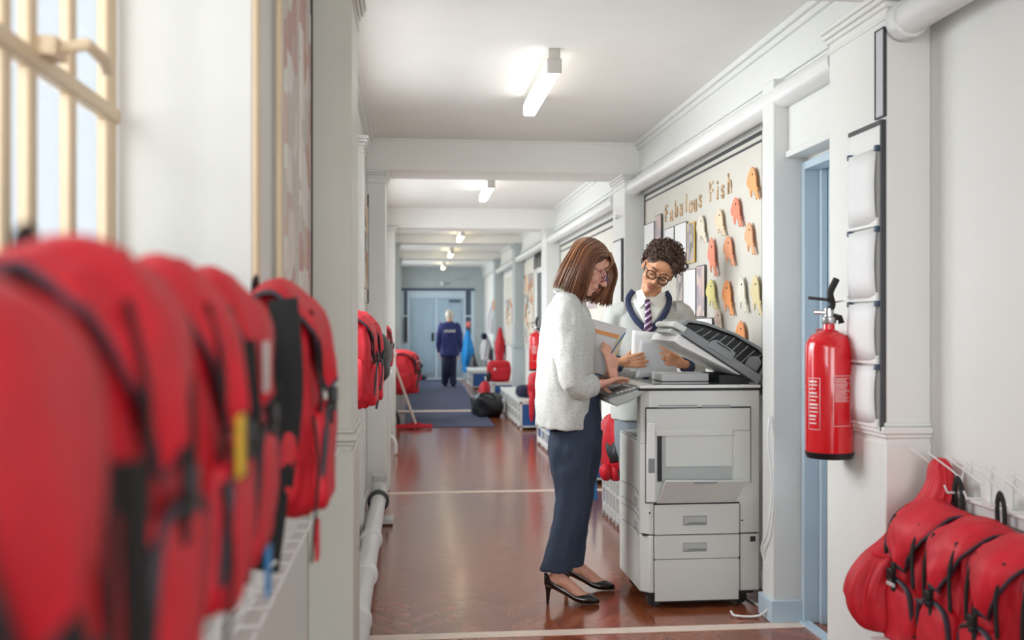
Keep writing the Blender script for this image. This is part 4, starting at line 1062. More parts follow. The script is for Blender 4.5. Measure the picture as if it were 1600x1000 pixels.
tag(MB().ell((1.46, 19.95, 1.10), (.06, .08, .07), 14, 10, nz=.01).build('dark_hat', M['navycloth']), 'small dark hat on a hook beside the pale coats', 'hat')
tag(MB().box(1.61, 1.628, 19.4, 19.6, 1.62, 1.82).build('red_notice', M['orange']), 'small notice with a red mark on the farthest right pilaster', 'notice')
tag(MB().box(-.16, -.10, YE-.08, YE, .9, 1.5).build('red_cloth', M['piping']), 'thin dark cloth hanging left of the far doors', 'cloth')
tag(MB().ell((.25, 23.9, .07), (.15, .12, .06), 16, 10, nz=.02).build('shoe_pile', M['duffel']), 'small dark heap on the floor at the foot of the far doors', 'shoes')
# duffel
t = thing('duffel_bag', (1.08, 14.5, .012), 'black duffel bag lying on the floor at the right edge of the mat', 'bag')
MB().ell((1.09, 14.5, .175), (.225, .30, .165), 40, 26, p=.6, nz=.07, seed=4, nf=7).build('body', M['duffel'], t, ang=80)
MB().tube(smoothpath([(.98, 14.25, .28), (1.0, 14.2, .345), (1.14, 14.2, .35), (1.2, 14.25, .28)], 6), .014, 8).build('handle', M['strap'], t)
MB().box(.90, 1.0, 14.24, 14.25, .30, .335, Matrix.Translation((.95, 0, .32)) @ Matrix.Rotation(-.6, 4, 'Y') @ Matrix.Translation((-.95, 0, -.32))).build('reflective_strip', M['bluep'], t)
# mop
t = thing('floor_mop', (.05, 12.85, 0), 'red floor mop with a long pale handle leaning on the left wall', 'mop')
a = Vector((.062, 12.9, .06)); b = P(609, 548, 12.9)
MB().tube([a, b], .016, 10).build('handle', mat('mop_handle', (214, 200, 190), .5), t)
mb = MB()
for k in range(42):
    x = -.20+.46*k/41
    mb.caps((x, 12.9+.03*random.uniform(-1, 1), .035), (x+random.uniform(-.03, .03), 12.9+random.uniform(-.11, -.03), .018), .022, .014, 7)
mb.ell((.03, 12.92, .035), (.225, .06, .028), 24, 10)
mb.build('mop_head', M['mop'], t)
MB().box(-.0, .12, 12.89, 12.95, .045, .075).build('clamp', M['mop'], t, bevel=.005)

# ------------------------------------------------------------------ people: shared builders
GLASS = D.materials['window_glass']
def frame(fw, up, c):
    f = Vector(fw).normalized(); u = Vector(up); u = (u-f*u.dot(f)).normalized(); x = f.cross(u)
    m = Matrix((x, f, u)).transposed().to_4x4(); m.translation = Vector(c); return m
def head_solid(mb, H, neck, nr=.055, fem=False):
    def E(c, r, n=20):
        T = H.to_3x3().to_4x4(); q = H @ Vector(c)
        mb.ell(q, r, n, 12, T=T)
    def Cc(a, b, ra, rb): mb.caps(H @ Vector(a), H @ Vector(b), ra, rb)
    E((0, -.015, .035), (.076, .094, .085)); E((0, .025, -.028), (.061, .062, .082)); E((0, .034, -.085), (.041, .045, .032)); E((0, .066, -.100), (.019, .018, .016))
    for s in (-1, 1):
        E((s*.030, .076, .024), (.026, .013, .008)); E((s*.041, .057, -.030), (.025, .024, .025)); E((s*.031, .074, .002), (.0165, .0145, .012))
        E((s*.077, -.004, -.006), (.008, .018, .030)); E((s*.011, .100, -.031), (.0085, .010, .007))
        E((s*.012, .081, -.065), (.016, .014, .008))
    Cc((0, .082, .014), (0, .110, -.026), .0075, .0115); E((0, .076, -.062), (.026, .018, .019)); E((0, .070, .055), (.045, .014, .030))
    n0 = H @ Vector((0, -.022, -.05)); mb.caps(n0, neck, nr, nr*1.08, 18)
def face_parts(t, H, lip, brow, dark, fem=False):
    def tb(pts, r, nm, m, **k): return MB().tube([H @ Vector(p) for p in pts], r, 8, **k).build(nm, m, t)
    R3 = H.to_3x3().to_4x4()
    mb = MB()
    tb(smoothpath([(-.024, .093, -.064), (-.010, .1005, -.0605), (0, .1015, -.0625), (.010, .1005, -.0605), (.024, .093, -.064)], 4), [.0015]+[.0032]*15+[.0015], 'upper_lip', lip)
    tb(smoothpath([(-.021, .092, -.0675), (0, .100, -.0725), (.021, .092, -.0675)], 5), [.0015]+[.004]*9+[.0015], 'lower_lip', lip)
    for s in (-1, 1):
        tb(smoothpath([(s*.014, .090, .026), (s*.030, .0915, .032), (s*.050, .078, .026)], 5), [.0035]*9+[.0025, .001], 'eyebrow', brow)
        tb(smoothpath([(s*.017, .087, -.001), (s*.031, .0905, -.0055), (s*.045, .083, -.0005)], 5), .0016, 'eyelash', dark)
        MB().ell(H @ Vector((s*.031, .0835, -.0075)), (.010, .004, .0028), 12, 6, T=R3).build('eye', M['eyew'], t)
        MB().ell(H @ Vector((s*.029, .0868, -.007)), (.004, .002, .0026), 10, 6, T=R3).build('iris', M['hairline'], t)
def glasses(t, H, m, rx, rz, r, z=0.0, y=.104):
    g = None
    mb = MB()
    for s in (-1, 1):
        pts = []
        for k in range(25):
            q = 2*math.pi*k/24; a = math.copysign(abs(math.cos(q))**.75, math.cos(q)); b = math.copysign(abs(math.sin(q))**.75, math.sin(q))
            pts.append(H @ Vector((s*.034+a*rx, y-.10*abs(s*.034+a*rx)*.9, z+b*rz)))
        mb.tube(pts, r, 8)
        mb.tube([H @ Vector(p) for p in ((s*(.034+rx), y-.006-.09*(.034+rx), z+rz*.5), (s*.077, .06, z+.010), (s*.080, .0, z+.012), (s*.080, -.02, z-.004))], r*.8, 6)
    mb.tube([H @ Vector(p) for p in ((-.034+rx, y-.002, z+.003), (0, y+.004, z+.006), (.034-rx, y-.002, z+.003))], r*1.1, 8)
    g = mb.build('glasses', m, t)
    for s in (-1, 1):
        pts = [H @ Vector((s*.034+rx*.95*math.cos(q), y-.09*abs(s*.034+rx*math.cos(q)), z+rz*.95*math.sin(q))) for q in [2*math.pi*k/20 for k in range(20)]]
        MB().add(pts, [list(range(20))]).build('lens', GLASS, g)
def hand(mb, W, Dv, N, T, curls=(.25, .35, .3), spread=.08, each=None, th=(.5, .75, .35), s=1.0, thb=.25):
    Dv = Vector(Dv).normalized(); N = Vector(N); N = (N-Dv*N.dot(Dv)).normalized(); T = Vector(T); T = (T-Dv*T.dot(Dv)-N*T.dot(N)).normalized()
    W = Vector(W); tips = []
    K = [W+Dv*(.088-.004*abs(i-1))*s+T*(.029-.0195*i)*s for i in range(4)]
    for i, k in enumerate(K):
        mb.caps(W+T*(.014-.010*i)*s+N*.002, k, .015*s, .0115*s, 10)
    mb.caps(W+Dv*.03*s+T*.012*s+N*.006*s, W+Dv*.06*s+T*.008*s+N*.005*s, .018*s, .014*s); mb.caps(W+Dv*.03*s-T*.018*s+N*.004*s, W+Dv*.065*s-T*.02*s, .015*s, .012*s)
    mb.caps(W-Dv*.02*s, W+Dv*.02*s, .024*s, .020*s)
    for i, k in enumerate(K):
        c = each[i] if each else curls
        L = (.95, 1.08, 1.0, .8)[i]*s; p = k; a = 0
        base = (Dv+T*spread*(1.5-i)).normalized()
        for j, (ln, r0, r1) in enumerate(((.044, .0098, .0088), (.027, .0088, .0080), (.022, .0080, .0066))):
            a += c[j]; d = base*math.cos(a)+N*math.sin(a); q = p+d*ln*L
            mb.caps(p, q, r0*s, r1*s, 10); p = q
        tips.append(p)
    p = W+Dv*.022*s+T*.020*s+N*.006*s
    d = (Dv*th[0]+T*th[1]+N*th[2]).normalized()
    for ln, r0, r1 in ((.040, .0145, .0115), (.032, .0115, .0098), (.026, .0098, .0078)):
        q = p+d*ln*s; mb.caps(p, q, r0*s, r1*s, 10); p = q; d = (d+Dv*thb).normalized()
    tips.append(p); return tips
def rings_at(spec, n=40, fold=0, seed=0, pw=2.3, ff=9):
    """spec: list of (centre, rx, ry) horizontal-ish rings"""
    out = []
    for i, (c, rx, ry) in enumerate(spec):
        rg = []
        for j in range(n):
            q = 2*math.pi*j/n; a = math.copysign(abs(math.cos(q))**(2/pw), math.cos(q)); b = math.copysign(abs(math.sin(q))**(2/pw), math.sin(q))
            fr = 1+fold*(math.sin(ff*q+i*.35+seed)+.6*math.sin((ff-4)*q-i*.5+seed*2))
            rg.append(Vector(c)+Vector((a*rx*fr, b*ry*fr, 0)))
        out.append(rg)
    return out
def interp(spec, k=4):
    cs = smoothpath([s[0] for s in spec], k); rx = smoothpath([Vector((s[1], s[2], 0)) for s in spec], k)
    return [(c, r.x, r.y) for c, r in zip(cs, rx)]
def folds(a=.004, f=18, sd=0):
    def fn(v):
        q = Vector((v.x*f, v.y*f, v.z*f*.55))+Vector((sd, sd, sd))
        r = noise.noise(q); r2 = noise.noise(q*2.2)
        return v+Vector((r, noise.noise(q+Vector((5, 5, 5))), r2*.5))*a
    return fn
def front_y(spec, x, z):
    sp = sorted(spec, key=lambda s: s[0].z)
    for a, b in zip(sp, sp[1:]):
        if a[0].z <= z <= b[0].z or b is sp[-1]:
            k = min(1, max(0, (z-a[0].z)/(b[0].z-a[0].z))); cx = a[0].x+(b[0].x-a[0].x)*k; cy = a[0].y+(b[0].y-a[0].y)*k
            rx = a[1]+(b[1]-a[1])*k; ry = a[2]+(b[2]-a[2])*k
            u = min(.97, abs((x-cx)/rx)); return cy-ry*(1-u**2.3)**(1/2.3)

# ------------------------------------------------------------------ the woman
t = thing('person', (.78, 4.86, 0), 'person with auburn hair and speckled white blouse holding a folder, leaning over the copier panel', 'person')
WO = t
HW = frame((math.cos(.56)*math.cos(.42), -math.cos(.56)*math.sin(.42), -math.sin(.56)), (.5, 0, .9), P(920, 420, 4.80))
neck = P(893, 468, 4.86)
body = MB(); head_solid(body, HW, neck, .050)
sh_n = P(884, 486, 4.70); el_n = P(896, 598, 4.56); wr_n = P(934, 601, 4.68)
sh_f = P(896, 488, 5.03); el_f = P(925, 592, 5.12); wr_f = P(947, 588, 4.96)
hip = P(897, 660, 4.87)
body.chain([neck, P(886, 520, 4.87), P(884, 590, 4.87), hip], [.055, .09, .085, .10])
body.chain([P(888, 482, 4.80), sh_n, el_n, wr_n], [.05, .042, .034, .023]); body.chain([P(890, 482, 4.94), sh_f, el_f, wr_f], [.05, .042, .034, .023])
hn_d = (P(980, 589, 4.78)-wr_n).normalized()
tips_r = hand(body, wr_n+hn_d*.02, hn_d, (.1, -.35, -.93), (0, 1, -.2), curls=(.10, .22, .18), spread=.05, th=(.7, .5, .5), s=.96)
tips_l = hand(body, wr_f+Vector((0, -.19, .015)), (-.16, .05, 1), (-.6, .8, 0), (.8, .6, 0), curls=(.22, .32, .3), spread=.0, s=.94)
body.chain([wr_f, wr_f+Vector((0, -.19, .015))], [.024, .022])
kn_n = P(889, 780, 4.78); an_n = P(869, 900, 4.75); kn_f = P(905, 780, 4.97); an_f = P(897, 893, 4.98)
body.chain([P(893, 665, 4.79), kn_n, an_n], [.075, .050, .030]); body.chain([P(900, 665, 4.95), kn_f, an_f], [.075, .050, .030])
def foot(mb, an, dirx, toe, heelz=.085):
    d = Vector(dirx).normalized()
    heel = Vector((an.x, an.y, heelz+.03))-d*.022; ball = Vector((an.x, an.y, .034))+d*.125; tp = Vector((an.x, an.y, .024))+d*.175
    mb.chain([an, heel, Vector((an.x, an.y, heelz+.03))+d*.03, ball, tp], [.030, .027, .030, .030, .018]); return heel, ball, tp, d
fn = foot(body, an_n, (.92, -.10, 0), 0); ff_ = foot(body, an_f, (.95, -.05, 0), 0)
bd = body.blob('body', M['skinw'], t, voxel=.0037, sm=3)
face_parts(t, HW, M['lipw'], M['auburn'], M['hairline'])
glasses(t, HW, M['purple'], .021, .014, .0020, z=-.001, y=.106)
# shoes
def pump(an, f4, nm):
    heel, ball, tp, d = f4; s = Vector((-d.y, d.x, 0)); mb = MB()
    Z = Vector((0, 0, 1)); prof = [(-.058, .095, .150, .006), (-.045, .082, .150, .028), (-.01, .070, .128, .034), (.04, .045, .090, .036), (.085, .018, .062, .040), (.12, .006, .056, .043), (.155, .004, .052, .042), (.185, .004, .040, .034), (.203, .005, .028, .018), (.208, .008, .020, .006)]
    rings = []
    for u, z0, z1, w_ in prof:
        c = Vector((an.x, an.y, 0))+d*u
        rings.append([c+s*math.cos(q)*w_+Z*((z0+z1)/2+(z1-z0)/2*math.sin(q)) for q in [2*math.pi*k/20 for k in range(20)]])
    # open throat: lower the tops in front of the ankle
    for i, (u, z0, z1, w_) in enumerate(prof):
        if -.04 < u < .10:
            for k, v in enumerate(rings[i]):
                q = 2*math.pi*k/20
                if math.sin(q) > .2: v.z = z0+(z1-z0)*(.62 if u < .02 else .68)*1.0
    mb.loft(rings); o = mb.build(nm, M['shoe'], t, ang=60)
    hb = Vector((an.x, an.y, 0))-d*.035
    h = MB(); h.tube([hb+Z*.10, hb+Z*.06-d*.004, hb+Z*.0-d*.006], [.022, .011, .007], 12); h.build('heel', M['shoe'], o)
    return o
pump(an_n, fn, 'court_shoe'); pump(an_f, ff_, 'court_shoe')
# trousers
tr = MB()
legs = [interp([(P(893, 672, 4.79), .105, .095), (P(892, 720, 4.78), .098, .088), (P(893, 780, 4.77), .078, .078), (P(881, 835, 4.76), .072, .074), (P(868, 891, 4.75), .078, .078)]),
        interp([(P(908, 672, 4.95), .100, .095), (P(909, 720, 4.96), .086, .088), (P(906, 780, 4.97), .070, .076), (P(897, 835, 4.98), .066, .072), (P(891, 882, 4.98), .074, .074)])]
for i, sp in enumerate(legs): tr.loft(rings_at(sp, 40, .018, i*2, ff=7))
tr.loft(rings_at(interp([(P(896, 600, 4.87), .115, .15), (P(898, 645, 4.87), .125, .175), (P(899, 690, 4.87), .115, .16), (P(899, 705, 4.87), .08, .11)]), 40))
tr.blob('trousers', M['trouser'], t, voxel=.0065, sm=3, disp=lambda v: folds(.006, 26, 9)(folds(.014, 8, 3)(v)))
# blouse
bt = [(P(880, 666, 4.86), .132, .200), (P(882, 640, 4.86), .136, .195), (P(883, 600, 4.87), .140, .185), (P(883, 550, 4.87), .136, .18), (P(886, 515, 4.87), .132, .185), (P(885, 490, 4.87), .112, .19), (P(886, 474, 4.87), .088, .155), (P(889, 462, 4.86), .062, .085), (P(891, 457, 4.86), .05, .06)]
bl = MB(); bsp = interp(bt); bl.loft(rings_at(bsp, 48, .022, 1, ff=8))
def sleeve(mb, pts, rs, n=28, fold=.03, sd=0):
    ps = smoothpath(pts, 5); rr = smoothpath([Vector((r, 0, 0)) for r in rs], 5)
    o0 = len(mb.v); mb.tube(ps, [r.x for r in rr], n)
    for i in range(len(ps)):
        for j in range(n):
            k = o0+i*n+j; v = mb.v[k]; mb.v[k] = v+(v-ps[i])*fold*(math.sin(i*1.7+j*.45+sd)+.5*math.sin(j*1.1-i*.8))
sleeve(bl, [P(886, 480, 4.78), sh_n, P(888, 545, 4.60), el_n, P(913, 606, 4.61), P(929, 602, 4.665)], [.075, .074, .068, .062, .056, .050])
sleeve(bl, [P(892, 480, 4.96), sh_f, P(912, 545, 5.10), el_f, P(938, 591, 5.03), P(945, 589, 4.98)], [.075, .074, .068, .062, .056, .048])
def bdisp(v):
    v = folds(.016, 8, 1)(v); v = folds(.006, 24, 5)(v)
    return v
blo = bl.blob('blouse', M['blouse'], t, voxel=.0065, sm=3, disp=bdisp)
# front panel of the blouse beyond the side slit, hanging lower right
g = []
for i in range(8):
    k = i/7; a = P(917+3*k, 600+50*k, 4.76+.01*k); b = P(937+6*k, 596+62*k, 4.93)
    g.append([a.lerp(b, j/8)+Vector((.010*math.sin(j*1.2+k*2), -.02*math.sin(math.pi*j/8), 0)) for j in range(9)])
MB().sheet(g).build('blouse_front_panel', M['blouse'], t, solid=.005, ang=80)
# collar, lanyard, necklace
cp_ = smoothpath([P(868, 455, 4.86), P(874, 459, 4.79), P(890, 466, 4.775), P(905, 480, 4.80), P(913, 496, 4.80)], 5)
MB().tube(cp_, .012, 8, flat=.5).build('collar', M['blouse'], t)
ln = smoothpath([P(872, 447, 4.87), P(877, 449, 4.80), P(891, 457, 4.775), P(905, 471, 4.77), P(916, 488, 4.765), P(924, 508, 4.77), P(926, 530, 4.78)], 5)
MB().tube(ln, .008, 8, flat=.35, up=(0, 1, 0)).build('lanyard', M['green'], t)
# hair
def hair_woman(t):
    Y0 = 4.80; HC_ = P(923, 420, Y0)
    mb = MB(); R3 = HW.to_3x3().to_4x4()
    mb.ell(HW @ Vector((0, -.030, .045)), (.087, .098, .088), 28, 18, T=R3)
    mb.ell(HW @ Vector((0, -.070, -.02)), (.078, .060, .085), 24, 16, T=R3)
    rnd = random.Random(5)
    def strand(p, r):
        ps = smoothpath(p, 5); n = len(ps)
        mb.tube(ps, [r*(.75+.45*math.sin(math.pi*min(1, .15+i/n)))*(1 if i < n-4 else (n-i)/5+.05) for i in range(n)], 6, flat=.55)
    def on(sd, a, b, lift):     # point on the scalp: a = angle from the top to the side, b = position front/back
        rr = math.sqrt(max(.02, 1-((b+.030)/.108)**2))
        return HW @ Vector((sd*(.088+lift)*rr*math.sin(a), b, .045+(.091+lift)*rr*math.cos(a)))
    for k in range(330):        # side facing the camera
        s = rnd.random()**.85; l = rnd.uniform(0, .010); y0 = -.115+.185*s
        tip = P(864+47*s+rnd.uniform(-3, 3), 447+26*s**1.4+rnd.uniform(-6, 4), Y0-.058-.02*math.sin(math.pi*s)-l*1.2)
        q = on(1, 1.5, y0*.8-.026, l+.006)
        mid = q.lerp(tip, .5)+Vector((-.004, -.014, .004))
        strand([on(1, .0, y0, l*.5), on(1, .5, y0-.004, l), on(1, 1.0, y0*.9-.016, l+.003), q, mid, tip], rnd.uniform(.0026, .0052))
    for k in range(330):        # far side, falling beyond the face
        s = rnd.uniform(-.55, 1); l = rnd.uniform(0, .010); y0 = -.06+.14*s
        tip = P(924+30*s+rnd.uniform(-3, 3), 470+8*s+rnd.uniform(-7, 5), Y0+.05+.02*s+l)
        q = on(-1, 1.35, y0*.8-.006, l+.010)
        strand([on(-1, .0, y0, l*.5), P(932+17*s, 391+3*s, Y0+.035+l), P(942+18*s, 406+3*s, Y0+.062+l), P(947+18*s, 430, Y0+.078+l), P(940+19*s, 455, Y0+.072+l), tip], rnd.uniform(.003, .0055))
    for k in range(60):         # fringe over the forehead
        s = rnd.random()
        a = HW @ Vector((-.02+.03*s, .02+.03*rnd.random(), .122)); 
        b = HW @ Vector((-.05*(1-s)+.045*s, .078, .095)); c = HW @ Vector((-.074+.012*s+.10*s*s, .088-.05*(1-s)*.5, .060)); e = HW @ Vector((-.086+.02*s+.13*s*s, .045+.02*s, .02-.01*s))
        strand([a, b, c, e], rnd.uniform(.0035, .006))
    for k in range(70):         # back of the head down to the nape
        s = rnd.random()
        root = P(903+10*s, 392, Y0-.01+.06*(s-.3)); m1 = P(884-2*s, 408, Y0-.03+.10*s); m2 = P(873, 428, Y0-.05+.13*s); tip = P(864+8*s+rnd.uniform(-2, 2), 446+rnd.uniform(-3, 6), Y0-.045+.13*s)
        strand([root, m1, m2, tip], rnd.uniform(.005, .009))
    return mb.build('hair', M['auburn'], t, ang=70)
hair_woman(t)

# folder in her left hand
t = thing('folder', (.98, 4.85, 1.0), 'cream folder with papers held against the chest of the woman', 'folder')
A, B_, C_, D_ = P(922, 503, 4.80), P(978, 518, 4.80), P(950, 588, 4.90), P(912, 578, 4.92)
def quad(nm, m, off, ins=(0, 0, 1, 1), th=.004):
    nrm = (B_-A).cross(D_-A).normalized()
    if nrm.y > 0: nrm = -nrm
    def at(u, v): return (A.lerp(B_, u)).lerp(D_.lerp(C_, u), v)+nrm*off
    u0, v0, u1, v1 = ins; q = [at(u0, v0), at(u1, v0), at(u1, v1), at(u0, v1)]
    return MB().loft([q, [p-nrm*th for p in q]]).build(nm, m, t, smooth=False)
quad('cover', M['foldercream'], .0); quad('blue_back', M['folderblue'], -.006, (.0, .02, .97, 1.04)); quad('top_sheet', M['paper'], .003, (-.05, -.07, 1.0, .13), .003); quad('orange_strip', M['orange'], .0055, (-.02, .10, .86, .17), .002)
quad('lower_sheet', M['paper'], .002, (.1, .2, .82, .97), .002)
MB().tube([P(952, 556, 4.78), P(977, 520, 4.77)], .003, 8).build('pen', M['folderblue'], t)

# ------------------------------------------------------------------ the man at the copier
t = thing('person', (1.33, 5.5, 0), 'person with curly dark hair, glasses and grey cardigan reading papers behind the copier', 'person')
YM = 5.50
HM = frame((-.26, -.86, -.42), (.44, -.30, .86), P(1028, 422, 5.44)) @ Matrix.Scale(1.07, 4)
neckm = P(1014, 474, YM+.01)
body = MB(); head_solid(body, HM, neckm, .056)
shr, elr, wrr = P(962, 497, YM), P(950, 590, YM-.06), P(966, 566, 5.26)
shl, ell_, wrl = P(1066, 496, YM), P(1086, 588, YM-.06), P(1071, 570, 5.27)
body.chain([neckm, P(1012, 520, YM), P(1008, 600, YM), P(1006, 690, YM)], [.06, .09, .09, .10])
body.chain([P(1000, 490, YM), shr, elr, wrr], [.05, .045, .038, .026]); body.chain([P(1030, 490, YM), shl, ell_, wrl], [.05, .045, .038, .026])
hd = (P(1006, 562, 5.235)-wrr).normalized()
hand(body, wrr+hd*.025, hd, (0, 1, 0), (.1, 0, 1), each=[(.7, 1.0, .6), (.65, .9, .6), (.3, .55, .4), (.35, .6, .4)], spread=.10, th=(.5, .5, .9), s=1.02)
hd2 = (P(1034, 556, 5.235)-wrl).normalized()
tl = hand(body, wrl+hd2*.025, hd2, (0, 1, 0), (0, 0, 1), each=[(.25, .35, .3), (.4, .4, .3), (.4, .45, .3), (.5, .5, .4)], spread=.17, th=(.5, .4, .9), s=1.0)
hm = P(1006, 680, YM); hipz = hm.z
for px in (990, 1036):
    a = P(px, 690, YM); body.chain([a, Vector((a.x-.01, YM-.02, .48)), Vector((a.x, YM, .08))], [.07, .05, .035])
    body.chain([Vector((a.x, YM, .07)), Vector((a.x, YM-.12, .05)), Vector((a.x, YM-.17, .04))], [.035, .035, .025])
body.blob('body', M['skinm'], t, voxel=.0037, sm=3)
face_parts(t, HM, M['lipm'], M['darkhair'], M['hairline'])
glasses(t, HM, mat('brown_black_frame', (52, 34, 26), .2), .0245, .0205, .0036, z=-.001, y=.107)
# stubble: moustache and chin
MB().tube([HM @ Vector(p) for p in smoothpath([(-.026, .088, -.056), (-.010, .100, -.050), (0, .101, -.050), (.010, .100, -.050), (.026, .088, -.056)], 4)], .0028, 8).build('moustache', M['stubble'], t)
# hair
mb = MB(); R3 = HM.to_3x3().to_4x4(); rnd = random.Random(3)
mb.ell(HM @ Vector((0, -.024, .052)), (.084, .092, .086), 28, 18, T=R3, nz=.01, nf=30)
cnt = 0
while cnt < 820:
    v = Vector((rnd.gauss(0, 1), rnd.gauss(0, 1), rnd.gauss(0, 1))).normalized()
    if not ((v.z > .50 and v.y < .80) or (v.y < .12 and v.z > -.45) or (v.z > .22 and v.y < .80 and abs(v.x) > .42)): continue
    if abs(v.x) > .8 and v.z < -.05 and v.y > -.15: continue
    cnt += 1
    lift = rnd.uniform(.0, .028)*(1.2 if v.z > .2 else .6)
    c = Vector((v.x*(.084+lift), -.014+v.y*(.100+lift), .040+v.z*(.094+lift)))
    u = v.orthogonal().normalized(); w_ = v.cross(u); a0 = rnd.uniform(0, 6.28); R = rnd.uniform(.007, .014)
    tl_ = Vector((rnd.gauss(0, .5), rnd.gauss(0, .5), rnd.gauss(0, .5)))
    pts = []
    for k in range(9):
        q = a0+k*.85; pts.append(HM @ (c+(u*math.cos(q)+w_*math.sin(q))*R+v*(R*.8*math.sin(q*.7+a0))+tl_*.001*k))
    mb.tube(pts, rnd.uniform(.0022, .0034), 5)
mb.build('hair', M['darkhair'], t, ang=80)
# trousers and shoes
tr = MB()
for px in (990, 1036):
    a = P(px, 690, YM)
    tr.loft(rings_at(interp([(a+Vector((0, 0, .04)), .095, .10), (Vector((a.x, YM-.01, .5)), .078, .085), (Vector((a.x, YM, .10)), .07, .085)]), 32, .015, px))
tr.loft(rings_at(interp([(P(1007, 640, YM), .165, .115), (P(1007, 690, YM), .17, .12), (P(1007, 725, YM), .13, .10)]), 40))
tr.blob('trousers', M['gtrouser'], t, voxel=.0075, sm=3, disp=folds(.008, 13, 2))
for px in (990, 1036):
    a = P(px, 690, YM); MB().ell((a.x, YM-.07, .045), (.048, .145, .045), 24, 12, p=.8).build('shoe', M['shoe'], t)
# cardigan
ct = [(P(1006, 655, YM), .178, .128), (P(1006, 605, YM), .178, .125), (P(1008, 555, YM), .175, .125), (P(1011, 520, YM), .185, .128), (P(1012, 497, YM), .195, .118), (P(1012, 482, YM+.005), .155, .098), (P(1013, 471, YM+.01), .085, .082), (P(1013, 464, YM+.01), .068, .07)]
csp = interp(ct); cd = MB(); cd.loft(rings_at(csp, 48, .012, 2, ff=8))
sleeve(cd, [P(975, 492, YM), shr, P(951, 545, YM-.01), elr, P(956, 582, 5.38), P(962, 570, 5.30)], [.075, .070, .062, .058, .050, .042])
sleeve(cd, [P(1052, 491, YM), shl, P(1080, 545, YM-.01), ell_, P(1082, 582, 5.38), P(1076, 572, 5.31)], [.075, .070, .062, .058, .050, .042])
cd.blob('cardigan', M['cardigan'], t, voxel=.0065, sm=3, disp=folds(.008, 14, 7))
def chest(px, py, off):
    p = P(px, py, YM-.12)
    for _ in range(4):
        y = front_y(csp, p.x, p.z)-off; p = P(px, py, y)
    return p
# shirt in the V
g = []
for i in range(11):
    k = i/10; l = 986+(1012-986)*k**1.1; r = 1046-(1046-1014)*k**1.1; y = 464+50*k
    g.append([chest(l+(r-l)*j/10, y, .007) for j in range(11)])
MB().sheet(g).build('shirt', M['shirt'], t, solid=.006, ang=80)
for (pa, pb, pc, pd) in (((994, 455), (1003, 452), (1011, 470), (999, 482)), ((1040, 458), (1033, 456), (1016, 471), (1030, 482))):
    q = [chest(*pa, .018), chest(*pb, .030), chest(*pc, .034), chest(*pd, .018)]
    MB().loft([q, [v+Vector((0, .005, 0)) for v in q]]).build('shirt_collar', M['shirt'], t, bevel=.001)
MB().lathe([(.060, -.03), (.066, -.028), (.064, .018), (.058, .020)], neckm+Vector((0, -.004, .0)), 28).build('collar_band', M['shirt'], t)
g = []
for i in range(13):
    k = i/12; cx = 1011+2*math.sin(k*2.6); w_ = 4.2 if k < .12 else 3.4+3.2*k
    g.append([chest(cx+(j/4-.5)*2*w_, 468+50*k, .020+.004*math.sin(math.pi*j/4)+(.012 if k < .12 else 0)) for j in range(5)])
MB().sheet(g).build('tie', M['tie'], t, solid=.005, ang=80)
for pts in (((990, 454), (982, 466), (984, 482), (994, 500), (1010, 516)), ((1040, 456), (1046, 467), (1043, 482), (1033, 499), (1016, 516))):
    MB().tube(smoothpath([chest(x, y, .012) for x, y in pts], 6), [.017]*24+[.016], 12, flat=.4, up=(0, 1, 0)).build('neck_band', M['navy'], t)
MB().tube(smoothpath([chest(1012, 514, .010), chest(1010, 560, .008), chest(1009, 606, .006), chest(1009, 650, .006)], 5), .017, 10, flat=.3, up=(0, 1, 0)).build('button_band', M['navy'], t)
MB().tube([chest(1048, 586, .006), chest(1051, 612, .006)], .012, 10, flat=.3, up=(0, 1, 0)).build('pocket_band', M['navy'], t)
for w0, ee, nm in ((wrr, elr, 0), (wrl, ell_, 1)):
    d = (w0-ee).normalized(); c0 = w0-d*.055
    mb = MB(); ps = [c0+d*.0065*i for i in range(10)]
    mb.tube(ps, [.040+.0022*(i % 2)-.0004*i for i in range(10)], 24); mb.build('ribbed_cuff', M['navy'], t, ang=60)
# wedding ring
rp = wrl+hd2*.025
Dn = hd2; MB().lathe([(.0095, -.003), (.0115, -.003), (.0115, .003), (.0095, .003)], (0, 0, 0), 18, 'x')
mb = MB(); mb.lathe([(.0098, -.0025), (.0122, -.0025), (.0122, .0025), (.0098, .0025), (.0098, -.0025)], (0, 0, 0), 18, 'x')
T = Matrix.Translation(rp+Dn*.112+Vector((0, .006, -.012))) @ Dn.to_track_quat('X', 'Z').to_matrix().to_4x4()
mb.v = [T @ v for v in mb.v]; mb.build('ring', M['gold'], t)
# the papers he holds
t = thing('papers', (1.3, 5.24, 1.1), 'grey-backed sheets of paper in the hands of the man in the cardigan', 'papers')
def sheetq(nm, m, pts, Y, b=.0):
    A, B_, C_, D_ = [P(x, y, Y+dy) for x, y, dy in pts]; g = []
    for i in range(9):
        v = i/8; l = A.lerp(D_, v); r = B_.lerp(C_, v); g.append([l.lerp(r, j/8)+Vector((0, -b*math.sin(math.pi*j/8), 0)) for j in range(9)])
    MB().sheet(g).build(nm, m, t, solid=.0012)
sheetq('front_sheet', M['paperg'], ((1000, 532, 0), (1042, 526, 0), (1059, 583, -.02), (993, 591, -.02)), 5.262, .006)
sheetq('back_sheet', M['paper'], ((988, 516, .0), (1034, 520, 0), (1050, 584, -.02), (985, 580, -.02)), 5.272, .006)

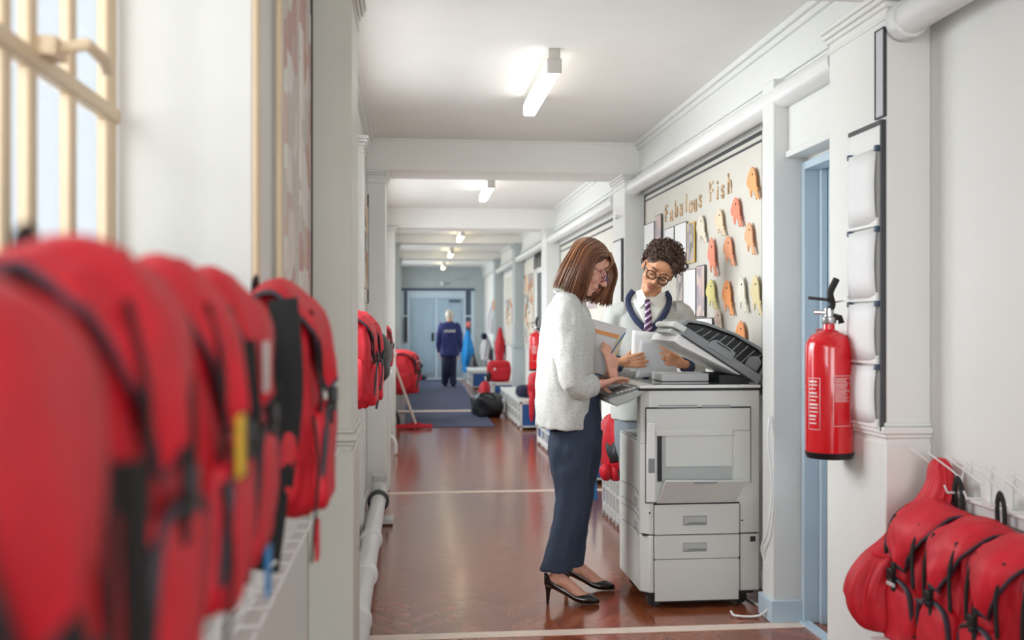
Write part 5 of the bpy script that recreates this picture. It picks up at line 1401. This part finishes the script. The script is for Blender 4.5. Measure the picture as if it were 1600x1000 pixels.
# ------------------------------------------------------------------ the person walking away at the far end
t = thing('person', (.80, 21.2, 0), 'person with white hair and navy jacket walking away towards the far blue doors', 'person')
YF = 21.2
def Q(px, py, dy=0): return P(px, py, YF+dy)
HF = frame((0, 1, -.1), (0, 0, 1), Q(702.5, 494)); body = MB(); head_solid(body, HF, Q(702, 508), .055)
body.chain([Q(702, 508), Q(702, 530), Q(702, 548)], [.06, .10, .10])
for s in (-1, 1):
    x = 702+s*5; body.chain([Q(x, 548), Q(701+s*5.5-.5, 576, .04*s), Q(702+s*6.5-(1 if s < 0 else 0), 601, -.08*s)], [.07, .05, .035])
    a = Q(702+s*6.5, 603.5, -.08*s); a.z = .05; body.chain([a, a+Vector((0, .13, -.01))], [.035, .03])
    body.chain([Q(702+s*12, 510), Q(702+s*16.5, 532, -.03), Q(702+s*15, 551, .12)], [.05, .04, .03])
    hand(body, Q(702+s*15, 552, .12), (0, .1, -1), (-s, 0, 0), (0, 1, 0), curls=(.4, .5, .4), s=1.1)
body.blob('body', M['skinw'], t, voxel=.008, sm=2)
jk = MB(); jk.loft(rings_at(interp([(Q(702, 556), .215, .135), (Q(702, 540), .205, .13), (Q(702, 520), .215, .13), (Q(702, 510), .195, .11), (Q(702, 505), .12, .09), (Q(702, 502.5), .07, .07)]), 36, .02, 1))
for s in (-1, 1): sleeve(jk, [Q(702+s*9, 508), Q(702+s*13, 512), Q(702+s*16.5, 532, -.03), Q(702+s*15.3, 549, .10)], [.075, .075, .066, .058])
jk.blob('jacket', M['jacket'], t, voxel=.009, sm=2, disp=folds(.012, 12, 4))
mb = MB()
for k in range(9):
    x = Q(693.5+k*2.0, 518).x; mb.box(x, x+.018+.006*(k % 2), YF-.155, YF-.128, Q(0, 519.5).z, Q(0, 516.5).z+.006*(k % 3))
mb.build('back_lettering', M['white'], t)
tr = MB()
for s in (-1, 1): tr.loft(rings_at(interp([(Q(702+s*4.5, 552), .105, .10), (Q(701.5+s*5.5, 576, .04*s), .085, .09), (Q(701.5+s*6.5, 600, -.08*s), .07, .085)]), 28, .02, s))
tr.blob('trousers', M['navycloth'], t, voxel=.011, sm=2)
for s in (-1, 1):
    a = Q(702+s*6.5, 603.5, -.08*s); MB().ell((a.x, a.y+.06, .062), (.052, .14, .05), 18, 10).build('shoe', M['black'], t)
MB().ell(HF @ Vector((0, -.022, .03)), (.088, .10, .105), 24, 16, nz=.014, nf=30).build('hair', M['whitehair'], t, ang=80)
